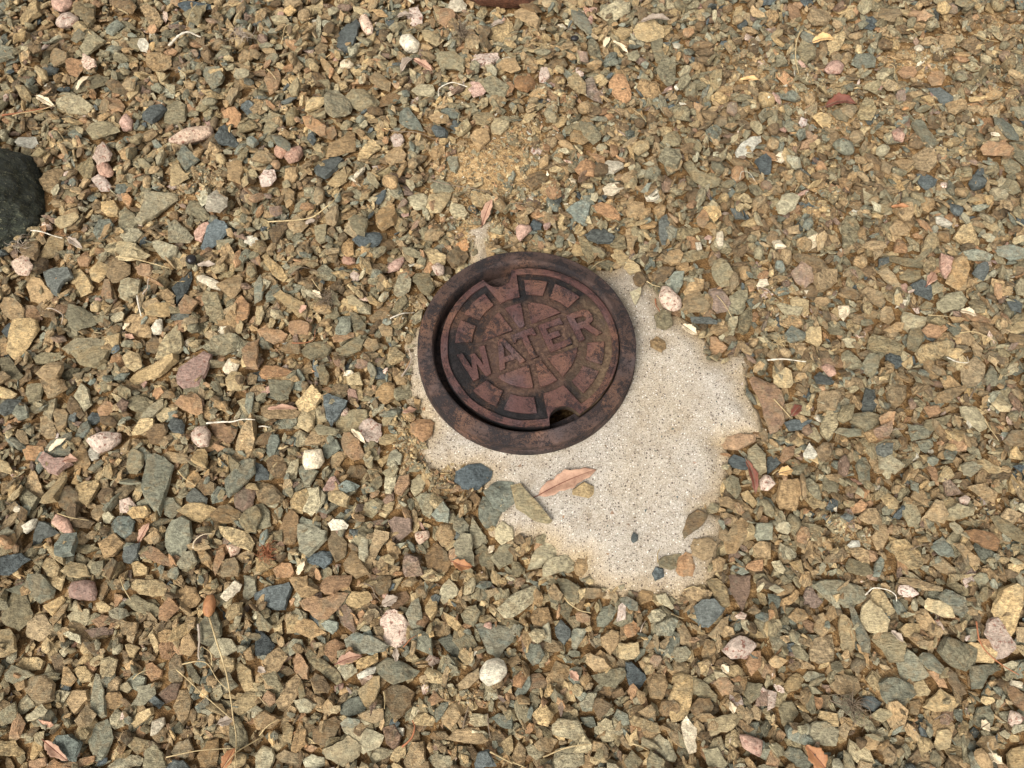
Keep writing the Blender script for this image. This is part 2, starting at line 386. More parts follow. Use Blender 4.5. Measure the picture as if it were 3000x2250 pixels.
def concrete_material():
    s = NT('sandy_concrete'); p = s.n('NewGeometry').outputs['Position']
    n1, n2, n3 = s.noise(p, 7, 4), s.noise(p, 45, 5), s.noise(p, 600, 5, .75)
    c = s.ramp(n3, [(0.32, lin((124, 115, 103))), (0.46, lin((178, 167, 151))), (0.62, lin((212, 202, 187)))])
    tc = at(1560, 1600); sep = s.n('SeparateXYZ', {0: p})
    yel = s.math('ADD', s.ramp(n1, [(0.46, 0.0), (0.66, .6)]), s.ramp(sep.outputs[1], [(0.12, 0.9), (0.28, 0.0)]))
    c = s.mix(s.math('MULTIPLY', yel, .42, True), c, s.mix(1.0, c, lin((246, 226, 182)), 'MULTIPLY'))
    c = s.mix(s.ramp(n2, [(0.35, .3), (0.6, 0.0)]), c, s.mix(1.0, c, (.70, .62, .52), 'MULTIPLY'))
    n4 = s.noise(p, 170, 4, .7)
    c = s.mix(.55, c, s.mix(1.0, c, s.ramp(n4, [(0.34, .74), (0.5, 1.0), (0.66, 1.14)]), 'MULTIPLY'))
    rc = s.n('VectorMath', {0: p, 1: (RC[0] + .085, RC[1] + .10, ZC)}, operation='DISTANCE').outputs['Value']
    st_ = s.math('MULTIPLY', s.ramp(s.math('ADD', rc, s.math('MULTIPLY', n2, .08)), [(0.10, 1.0), (0.17, 0.0)]), .6)
    c = s.mix(st_, c, s.mix(1.0, c, (.52, .48, .42), 'MULTIPLY'))
    for sc, th, colr, seed in ((420, .17, (98, 88, 78), 0.0), (190, .12, (84, 70, 64), 7.0), (260, .12, (236, 230, 218), 13.0)):
        q = s.n('Mapping', {'Vector': p, 'Location': (seed, seed, 0)}).outputs[0]
        v = s.n('TexVoronoi', {'Vector': q, 'Scale': float(sc)})
        pick = s.ramp(s.n('SeparateXYZ', {0: v.outputs['Color']}).outputs[0], [(0.70, 0.0), (0.72, 1.0)])
        dot = s.ramp(v.outputs[0], [(th * 1.6, 1.0), (th * 2.4, 0.0)])
        c = s.mix(s.math('MULTIPLY', s.math('MULTIPLY', pick, dot), .9), c, lin(colr))
    ed = s.n('Attribute', attribute_name='rim').outputs['Fac']
    c = s.mix(s.ramp(s.math('ADD', ed, s.math('MULTIPLY', s.math('SUBTRACT', n2, .5), .9)), [(0.35, 0.0), (1.0, .8)]), c, s.mix(1.0, c, lin((246, 230, 200)), 'MULTIPLY'))
    c = s.mix(s.ramp(s.noise(p, 18, 5, .6, 1.0), [(0.54, 0.0), (0.66, .45)]), c, s.mix(1.0, c, lin((206, 194, 176)), 'MULTIPLY'))
    b = s.bump(s.math('ADD', n3, s.math('MULTIPLY', n2, .6)), .0024, 1.0)
    return s.out(c, .93, b, .15)
M_CONC = concrete_material()
cxs, cys = np.arange(CX0, CX1, .0028), np.arange(CY0, CY1, .0028)
QX, QY = np.meshgrid(cxs, cys, indexing='ij')
qs = sdf(CP, QX, QY) + .006 * fnoise(QX, QY, 60, 5) + .004 * fnoise(QX, QY, 200, 6)
keep = (qs < .026) & (np.hypot(QX - RC[0], QY - RC[1]) > RR * .93)
cme = grid_mesh('concrete_patch', cxs, cys, conc_z(qs, QX, QY), keep)
cva = np.empty(len(cme.vertices) * 3, 'f'); cme.vertices.foreach_get('co', cva); cva = cva.reshape(-1, 3)
cat_ = cme.attributes.new('rim', 'FLOAT', 'POINT'); cat_.data.foreach_set('value', np.clip(1 + sdf(CP, cva[:, 0], cva[:, 1]) / .045, 0, 1.3).astype('f'))
co_ = link('concrete_patch', cme, M_CONC)
tag(co_, 'pale sandy concrete patch spread round the iron ring, stones lapping its ragged edge', 'concrete')

def iron_material(name, base, dark, amt, dirt=None, rough=.72):
    s = NT(name); p = s.n('TexCoord').outputs['Object']
    n1, n2, n3, n4 = s.noise(p, 26, 6, .62, .6), s.noise(p, 190, 5, .7), s.noise(p, 900, 3, .7), s.noise(p, 14, 3, .5)
    c = s.ramp(n2, [(0.3, tuple(x * .72 for x in lin(base))), (0.5, lin(base)), (0.72, tuple(x * 1.4 for x in lin(base)))])
    c = s.mix(s.ramp(n4, [(0.45, 0.0), (0.62, .55)]), c, lin((124, 88, 66)))
    c = s.mix(s.ramp(s.noise(s.n('Mapping', {'Vector': p, 'Location': (3, 1, 2)}).outputs[0], 20, 4), [(0.52, 0.0), (0.66, .28)]), c, lin((86, 82, 86)))  # bluish grey sheen painted into the iron colour as soft blotches
    k = s.ramp(s.math('ADD', n1, s.math('MULTIPLY', s.math('ADD', s.math('SUBTRACT', n3, .5), s.math('SUBTRACT', n2, .5)), .9)), [(0.56 - amt, 0.0), (0.60 - amt, 1.0)])
    c = s.mix(s.math('MULTIPLY', k, .88), c, lin(dark))
    v = s.ramp(n3, [(0.66, 0.0), (0.74, .6)]); c = s.mix(v, c, lin((150, 120, 92)))
    wr = s.ramp(s.noise(p, 420, 4, .75), [(0.40, .55), (0.47, 0.0)]); c = s.mix(wr, c, lin((40, 34, 33)))
    if dirt:
        sep = s.n('SeparateXYZ', {0: p})
        g = s.math('ADD', s.math('MULTIPLY', sep.outputs[0], dirt[0]), s.math('MULTIPLY', sep.outputs[1], dirt[1]))
        g = s.math('ADD', g, s.math('MULTIPLY', s.math('SUBTRACT', n1, .5), 1.6))
        rr = s.n('VectorMath', {0: p}, operation='LENGTH').outputs['Value']
        mid = s.ramp(s.math('ADD', s.math('DIVIDE', rr, LR), s.math('MULTIPLY', s.math('SUBTRACT', n1, .5), .9)), [(0.50, .85), (0.66, 0.0)])
        c = s.mix(mid, c, s.ramp(n2, [(0.3, lin((58, 43, 36))), (0.5, lin((86, 64, 53))), (0.72, lin((116, 90, 70)))]))
        c = s.mix(s.ramp(g, [(0.35, 0.0), (0.8, .6)]), c, s.ramp(n2, [(0.3, lin((84, 66, 50))), (0.7, lin((142, 116, 88)))]))
    b = s.bump(s.math('ADD', n2, s.math('MULTIPLY', n3, .6)), .0018, .9)
    b = s.bump(k, .0005, .6, b)
    return s.out(c, s.ramp(n1, [(0.4, rough - .12), (0.6, rough + .12)]), b, .25)
LR = RR * .8145
M_RING = iron_material('rusty_ring_iron', (76, 59, 52), (30, 29, 31), .045)
M_LID = iron_material('rusty_lid_iron', (86, 58, 53), (36, 31, 32), .0, None, .6)
M_CHAN = iron_material('tarry_channel_floor', (34, 29, 28), (22, 21, 22), .10, (7.0, -1.0), .6)

def lathe(name, prof, seg, mat, parent=None):
    vs_, fs = [], []
    for k in range(seg):
        a = 2 * math.pi * k / seg
        for r, z in prof:
            w_ = 1 + .002 * math.sin(a * 3 + 1) + .0012 * math.sin(a * 11)
            vs_.append((r * math.cos(a) * w_, r * math.sin(a) * w_, z + .0003 * math.sin(a * 7 + r * 90)))
    n = len(prof)
    for k in range(seg):
        for i in range(n - 1):
            fs.append((k * n + i, ((k + 1) % seg) * n + i, ((k + 1) % seg) * n + i + 1, k * n + i + 1))
    me = bpy.data.meshes.new(name); me.from_pydata(vs_, [], fs); me.polygons.foreach_set('use_smooth', [True] * len(fs)); me.update()
    me.set_sharp_from_angle(angle=R_(32))
    return link(name, me, mat, parent)
def empty(name, loc):
    o = bpy.data.objects.new(name, None); C.objects.link(o); o.location = loc; o.empty_display_size = .02; return o
ring = empty('valve_box_ring', (RC[0], RC[1], ZT))
tag(ring, 'thick rusty cast iron ring set in the concrete patch around the round cover', 'iron ring')
k = RR / .16
lathe('rim', [(.118 * k, -.034), (.1352 * k, -.033), (.1356 * k, -.008), (.1362 * k, -.003), (.1376 * k, -.0008), (.1395 * k, 0), (.1435 * k, -.0006), (.1450 * k, -.0016), (.1550 * k, -.0030),
              (.1576 * k, -.0036), (.1586 * k, -.0042), (.1587 * k, -.0056), (.1589 * k, -.015), (.1602 * k, -.0165), (.1606 * k, -.022), (.160 * k, -.04)], 180, M_RING, ring)
lathe('throat', [(.1185 * k, -.0345), (.1185 * k, -.10)], 120, M_RING, ring)

# the round WATER cover, pushed to the right in its ring
LR = RR * .8145; LZ = ZT - .0065
lid = empty('water_cover', (RC[0] + .0042, RC[1] + .0015, LZ)); lid.rotation_euler = (R_(-.6), R_(-.7), 0)
tag(lid, 'round reddish brown iron cover with the raised word WATER and wedge panels', 'iron cover')
PH = .0040
def plate(name, loops, z0, z1, bev, mat, parent, rot=0.0):
    cu = bpy.data.curves.new(name, 'CURVE'); cu.dimensions = '2D'; cu.fill_mode = 'BOTH'; cu.resolution_u = 1
    cu.extrude = max(1e-5, (z1 - z0) / 2 - bev); cu.bevel_depth = bev; cu.bevel_resolution = 1; cu.offset = -bev
    for lp in loops:
        sp = cu.splines.new('POLY'); sp.points.add(len(lp) - 1); sp.use_cyclic_u = True
        for q, (x, y) in zip(sp.points, lp): q.co = (x, y, 0, 1)
    tmp = bpy.data.objects.new('tmp', cu); C.objects.link(tmp)
    me = bpy.data.meshes.new_from_object(tmp); bpy.data.objects.remove(tmp)
    cs, sn = math.cos(rot), math.sin(rot)
    for v in me.vertices:
        x, y, z = v.co; v.co = (x * cs - y * sn, x * sn + y * cs, z + (z0 + z1) / 2)
    me.name = name
    if me.materials: me.materials.clear()
    me.materials.append(mat)
    o = bpy.data.objects.new(name, me); C.objects.link(o); o.parent = parent
    return o
def notch_r(th, R=1.0):
    r = R
    for a in (112, 292):
        dlt = R_(((math.degrees(th) - a + 180) % 360) - 180)
        if abs(dlt) < .5:
            cc, ro = .985, .165
            q = ro * ro - (cc * math.sin(dlt)) ** 2
            if q > 0: r = min(r, cc * math.cos(dlt) - math.sqrt(q))
    return r
def P_(r, deg): return (r * LR * math.cos(R_(deg)), r * LR * math.sin(R_(deg)))
body = [P_(notch_r(R_(a * .75)) * (1 + .0025 * math.sin(a * .3)), a * .75) for a in range(480)]
plate('cover_disc', [body], -.012 - PH, -PH, .0008, M_CHAN, lid)
def inlobe(a): return (99 < a % 360 < 123) or (282 < a % 360 < 307)
outer = [P_(min(.968, notch_r(R_(a)) - .010), a) for a in range(360)]
hole = []
for a in range(360):
    r = .918 + .004 * math.sin(a * .2)
    if inlobe(a): r = .62
    hole.append(P_(r, a))
# edge band a little lower than the rim proper
band = [P_(notch_r(R_(a * .75), .995), a * .75) for a in range(480)]
plate('edge_band', [band, [P_(min(.945, notch_r(R_(a)) - .02), a) for a in range(360)]], -PH, -.0009, .0005, M_LID, lid)
plate('raised_rim', [outer, hole], -PH - .0002, 0, .0007, M_LID, lid)
def arc(r, a0, a1, n): return [P_(r, a0 + (a1 - a0) * i / n) for i in range(n + 1)]
for a0, a1 in ((75, 94), (46, 69), (128, 152), (158, 178), (222, 244), (250, 275), (314, 336), (342, 362)):
    plate('raised_panel', [arc(.645, a0 + 1, a1 - 1, 6) + arc(.835, a1, a0, 8)], -PH - .0002, .0001, .0008, M_LID, lid)
def clipv(poly, lim, up):
    """cut the polygon by the edge of the letter band, in the band's frame"""
    cs, sn = math.cos(R_(22)), math.sin(R_(22)); out = []
    fv = lambda p: ((-p[0] * sn + p[1] * cs) - lim * LR) * (1 if up else -1)
    for a, b in zip(poly, poly[1:] + poly[:1]):
        fa, fb = fv(a), fv(b)
        if fa >= 0: out.append(a)
        if (fa >= 0) != (fb >= 0):
            t = fa / (fa - fb); out.append((a[0] + (b[0] - a[0]) * t, a[1] + (b[1] - a[1]) * t))
    return out
for a0, a1, up in ((26, 92, 1), (100, 121, 1), (130, 197, 1), (206, 274, 0), (282, 304, 0), (312, 378, 0)):
    lp = clipv(arc(.535, a0, a1, 14) + [P_(.09, (a0 + a1) / 2)], .235 if up else -.235, up)
    if len(lp) > 2: plate('raised_panel', [lp], -PH - .0002, .0001, .0007, M_LID, lid)
LET = {'W': [[(0, 1), (.2, 1), (.3, .38), (.42, .85), (.58, .85), (.7, .38), (.8, 1), (1, 1), (.82, 0), (.62, 0), (.5, .5), (.38, 0), (.18, 0)]],
       'A': [[(0, 0), (.22, 0), (.28, .2), (.72, .2), (.78, 0), (1, 0), (.62, 1), (.38, 1)], [(.36, .38), (.64, .38), (.5, .8)]],
       'T': [[(0, 1), (1, 1), (1, .72), (.9, .72), (.86, .8), (.62, .8), (.62, .08), (.7, 0), (.3, 0), (.38, .08), (.38, .8), (.14, .8), (.1, .72), (0, .72)]],
       'E': [[(0, 0), (1, 0), (1, .26), (.88, .2), (.26, .2), (.26, .4), (.7, .4), (.7, .6), (.26, .6), (.26, .8), (.88, .8), (1, .74), (1, 1), (0, 1)]],
       'R': [[(0, 0), (.26, 0), (.26, .38), (.45, .38), (.72, 0), (1, 0), (.68, .42), (.9, .52), (.97, .7), (.9, .9), (.7, 1), (0, 1)], [(.26, .6), (.62, .6), (.72, .7), (.62, .8), (.26, .8)]]}
for ch, u0 in zip('WATER', (-.80, -.43, -.155, .175, .52)):
    wd = {'W': .33, 'A': .31, 'R': .29}.get(ch, .27)
    loops = [[((u0 + x * wd) * LR, (-.18 + y * .36) * LR) for x, y in lp] for lp in LET[ch]]
    tag(plate('letter', loops, -PH - .0002, .0004, .0006, M_LID, lid, R_(22)), 'raised letter ' + ch)

# dark boulder at the left edge
def boulder_material():
    s = NT('dark_schist'); p = s.n('TexCoord').outputs['Object']
    q = s.n('Mapping', {'Vector': p, 'Scale': (1.0, 5.0, 3.0), 'Rotation': (.2, .3, .35)}).outputs[0]
    n1, n2, n3 = s.noise(q, 28, 6, .65, .8), s.noise(p, 300, 4, .7), s.noise(q, 60, 5, .7, 1.2)
    c = s.ramp(n1, [(0.3, lin((30, 33, 26))), (0.5, lin((54, 58, 45))), (0.7, lin((88, 90, 70)))])
    c = s.mix(s.math('MULTIPLY', s.ramp(n3, [(0.56, 0.0), (0.63, 1.0)]), s.ramp(n2, [(.45, 0.0), (.55, .9)])), c, lin((168, 164, 128)))
    b = s.bump(s.math('ADD', n1, s.math('MULTIPLY', n2, .3)), .005, .8)
    return s.out(c, .6, s.bump(n3, .012, .9, b), .4)
bm = bmesh.new(); bmesh.ops.create_icosphere(bm, subdivisions=5, radius=1)
bc = at(-62, 582, .02)
for v in bm.verts:
    d = v.co.normalized()
    f = 1 + .16 * mnoise.noise(d * 1.5 + Vector((3, 1, 7))) + .06 * mnoise.noise(d * 4) + .02 * mnoise.noise(d * 11)
    L = .045 * math.floor(mnoise.noise(Vector((d.x * .8 - d.y * 2.6, d.z, 2))) * 5) / 5
    q = d * (f + L)
    q.x = math.copysign(abs(q.x) ** .8, q.x); q.y = math.copysign(abs(q.y) ** .8, q.y)
    st_ = 0
    for a_, b_, dd in ((.9, .3, .70), (.5, -.7, .78), (.2, .9, .80), (.75, 0.0, .83)):
        pr = q.x * a_ + q.y * b_ + q.z * .35 - dd
        if pr > 0: q = q - Vector((a_, b_, .35)) * pr * .75
    q = q * (1 + .035 * mnoise.noise(d * 9 + Vector((1, 2, 3))) + .055 * (round(mnoise.noise(Vector((d.x * 2, d.y * 9, d.z * 4))) * 3) / 3))
    v.co = (q.x * .106, q.y * .104, q.z * .066)
for f in bm.faces: f.smooth = True
me = bpy.data.meshes.new('boulder'); bm.to_mesh(me); bm.free()
bo = link('boulder', me, boulder_material()); bo.location = (bc[0], bc[1], .022)
tag(bo, 'dark grey boulder with pale streaks cut off by the left edge of the photo', 'boulder')
bd_ = np.hypot((GX - bc[0]) / .098, (GY - bc[1]) / .086)
H[bd_ < 1] = np.maximum(H[bd_ < 1], (.02 + .05 * np.sqrt(np.clip(1 - bd_[bd_ < 1] ** 2, 0, 1))).astype('f'))
HEROMASK |= (bd_ < .98)
HEROMASK |= RD < RR * 1.01
HEROMASK |= SD < -.011
# ------------------------------------------------------------ base layer of gravel (mostly hidden)
VAR = []
def variant(r, bevel_on, kind):
    n = r.choice([4, 5, 5, 6, 6, 7]); L = 1.0; W = r.uniform(.30, .82)
    if kind == 'chip': W = r.uniform(.5, 1.0); n = r.choice([4, 5])
    poly = []
    for i in range(n):
        a = 2 * math.pi * (i + r.uniform(-.32, .32)) / n; q = r.uniform(.72, 1.08)
        poly.append((math.cos(a) * q * L * .5, math.sin(a) * q * W * .5))
    T = W * r.uniform(.17, .48)
    if kind == 'round': return rock_bmesh(slab_points(poly, W * r.uniform(.5, .8), r, True), .05 * W if bevel_on else 0, r, 1 if bevel_on else 0, 0)
    return slab_bmesh(poly, T, r, .26 if bevel_on else .6, .022, 1 if bevel_on else 0)
def bm_arrays(bm):
    bm.verts.ensure_lookup_table(); bm.verts.index_update()
    V = np.array([v.co[:] for v in bm.verts], 'f'); T = np.array([[v.index for v in f.verts] for f in bm.faces], 'i')
    S = np.array([not f.smooth for f in bm.faces], bool)
    return V, T, S
for k in range(70):
    bm, pl = variant(rng, True, 'round' if k % 9 == 0 else 'slab'); VAR.append((*bm_arrays(bm), pl)); bm.free()
LOW = []
for k in range(40):
    bm, pl = variant(rng, False, 'slab'); LOW.append((*bm_arrays(bm), pl)); bm.free()
CHIP = []
for k in range(24):
    r_ = rng; n = 7
    pts = [(r_.uniform(-.5, .5), r_.uniform(-.38, .38), r_.uniform(-.25, .25)) for _ in range(n)]
    bm, pl = rock_bmesh(pts, 0, rng, 0, 0); CHIP.append((*bm_arrays(bm), pl)); bm.free()
WTS = [('t', .29), ('y', .14), ('g', .21), ('G', .085), ('l', .08), ('o', .055), ('b', .12), ('u', .015), ('w', .006), ('p', .004), ('P', .006), ('m', .03)]
CL_, CW_ = [c for c, _ in WTS], [x for _, x in WTS]
class Pile:
    """collects many stones into one mesh"""
    def __init__(s): s.V, s.T, s.S, s.C, s.O, s.P = [], [], [], [], [], []; s.n = 0
    def add(s, var, R3, sc, loc, col, trait):
        V, T, S, _ = var; lv = V * np.array(sc, 'f')
        s.V.append(lv @ np.array(R3, 'f').T + np.array(loc, 'f')); s.T.append(T + s.n); s.S.append(S)
        k = len(V); s.n += k
        s.C.append(np.tile(np.array([*col, 1], 'f'), (k, 1))); s.O.append(lv + nr.uniform(0, 40, 3).astype('f')); s.P.append(np.tile(np.array(trait, 'f'), (k, 1)))
    def build(s, name, mat):
        V, T, S = np.concatenate(s.V), np.concatenate(s.T), np.concatenate(s.S)
        me = bpy.data.meshes.new(name); me.vertices.add(len(V)); me.vertices.foreach_set('co', V.ravel())
        me.loops.add(len(T) * 3); me.loops.foreach_set('vertex_index', T.ravel())
        me.polygons.add(len(T)); me.polygons.foreach_set('loop_start', np.arange(0, len(T) * 3, 3, dtype='i'))
        me.update(calc_edges=True)
        a = me.attributes.new('sharp_face', 'BOOLEAN', 'FACE'); a.data.foreach_set('value', S)
        a = me.attributes.new('stone_colour', 'FLOAT_COLOR', 'POINT'); a.data.foreach_set('color', np.concatenate(s.C).ravel())
        a = me.attributes.new('stone_coord', 'FLOAT_VECTOR', 'POINT'); a.data.foreach_set('vector', np.concatenate(s.O).ravel())
        a = me.attributes.new('stone_trait', 'FLOAT_VECTOR', 'POINT'); a.data.foreach_set('vector', np.concatenate(s.P).ravel())
        print(name, len(s.V), 'stones', len(T), 'triangles')
        return link(name, me, mat)
def trait_for(c, r): return (r.choice([.15, .3, .6, 1.0]) if c in 'tybgGlum' else .1, SPK.get(c, 0.0), -1.0 if c in 'uwpPr' else r.random())
def drop(pile, lib, x, y, L, c, steep=False, follow=.8, pct=80, cap=9):
    var = rng.choice(lib); sl = slope(x, y, L * .5)
    ax_ = math.atan(max(-.6, min(.6, sl[0]))) * follow; ay_ = math.atan(max(-.6, min(.6, sl[1]))) * follow
    ax_ += rng.gauss(0, .13); ay_ += rng.gauss(0, .13)
    M3 = Matrix.Rotation(-ax_, 3, 'Y') @ Matrix.Rotation(ay_, 3, 'X') @ Matrix.Rotation(rng.uniform(0, 6.283), 3, 'Z')
    if steep: M3 = M3 @ Matrix.Rotation(rng.choice([-1, 1]) * rng.uniform(.6, 1.35), 3, 'X')
    f = np.array([L, L * rng.uniform(.85, 1.12), L * rng.uniform(.8, 1.15)])
    R3 = np.array(M3)
    pl = var[3]; nn = pl[:, :3] / f; ln = np.linalg.norm(nn, axis=1); pw = np.concatenate([(nn / ln[:, None]) @ R3.T, (pl[:, 3] / ln)[:, None]], 1)
    LAYR[0] = L * .62
    if cap < 9:
        z0 = hat(x, y)
    z = lay(pw, x, y, pct)
    if z is None: return False
    pile.add(var, R3, f, (x, y, z), stone_colour(c, rng), trait_for(c, rng))
    return True
def in_view(x, y, m=.10):
    if y < -.02 - m or y > 1.28 + m: return False
    hw = .60 + (max(y, 0)) * .30 + m
    return abs(x) < hw + .02
def blocked(x, y, rad, lim=.22):
    i, j, k = int((x - X0) / CELL), int((y - Y0) / CELL), max(1, int(rad / CELL))
    s = HEROMASK[max(0, i - k):i + k + 1, max(0, j - k):j + k + 1]
    return s.size == 0 or s[::2, ::2].mean() > lim
CONCMASK = (SD < -.006) | (RD < RR * 1.0)
def on_conc(x, y):
    i, j = int((x - X0) / CELL), int((y - Y0) / CELL)
    return CONCMASK[min(max(i, 0), NX - 1), min(max(j, 0), NY - 1)]
BV = bare_at(GX[::4, ::4], GY[::4, ::4])
def bare(x, y): return BV[min(int((x - X0) / CELL / 4), BV.shape[0] - 1), min(int((y - Y0) / CELL / 4), BV.shape[1] - 1)]
base = Pile(); fill = Pile()
nbase = 0
for k in range(30000):
    x, y = rng.uniform(X0 + .02, X1 - .02), rng.uniform(Y0 + .02, Y1 - .02)
    iv = in_view(x, y)
    if not iv and rng.random() < .68: continue
    L = max(.012, min(.045, rng.lognormvariate(math.log(.024 if iv else .029), .3)))
    if on_conc(x, y) or blocked(x, y, L * .5, .05): continue
    if rng.random() < bare(x, y) * 1.3: continue
    
    nbase += drop(base, LOW, x, y, L, rng.choices(CL_, CW_)[0], rng.random() < .06)
# outside the frame a second, rough layer
for k in range(9000):
    x, y = rng.uniform(X0 + .02, X1 - .02), rng.uniform(Y0 + .02, Y1 - .02)
    if in_view(x, y, .04) or rng.random() < .35: continue
    if blocked(x, y, .02, .05): continue
    drop(base, LOW, x, y, max(.014, rng.lognormvariate(math.log(.028), .3)), rng.choices(CL_, CW_)[0], rng.random() < .06)
tag(base.build('gravel_bed', M_ROCK), kind='stuff')

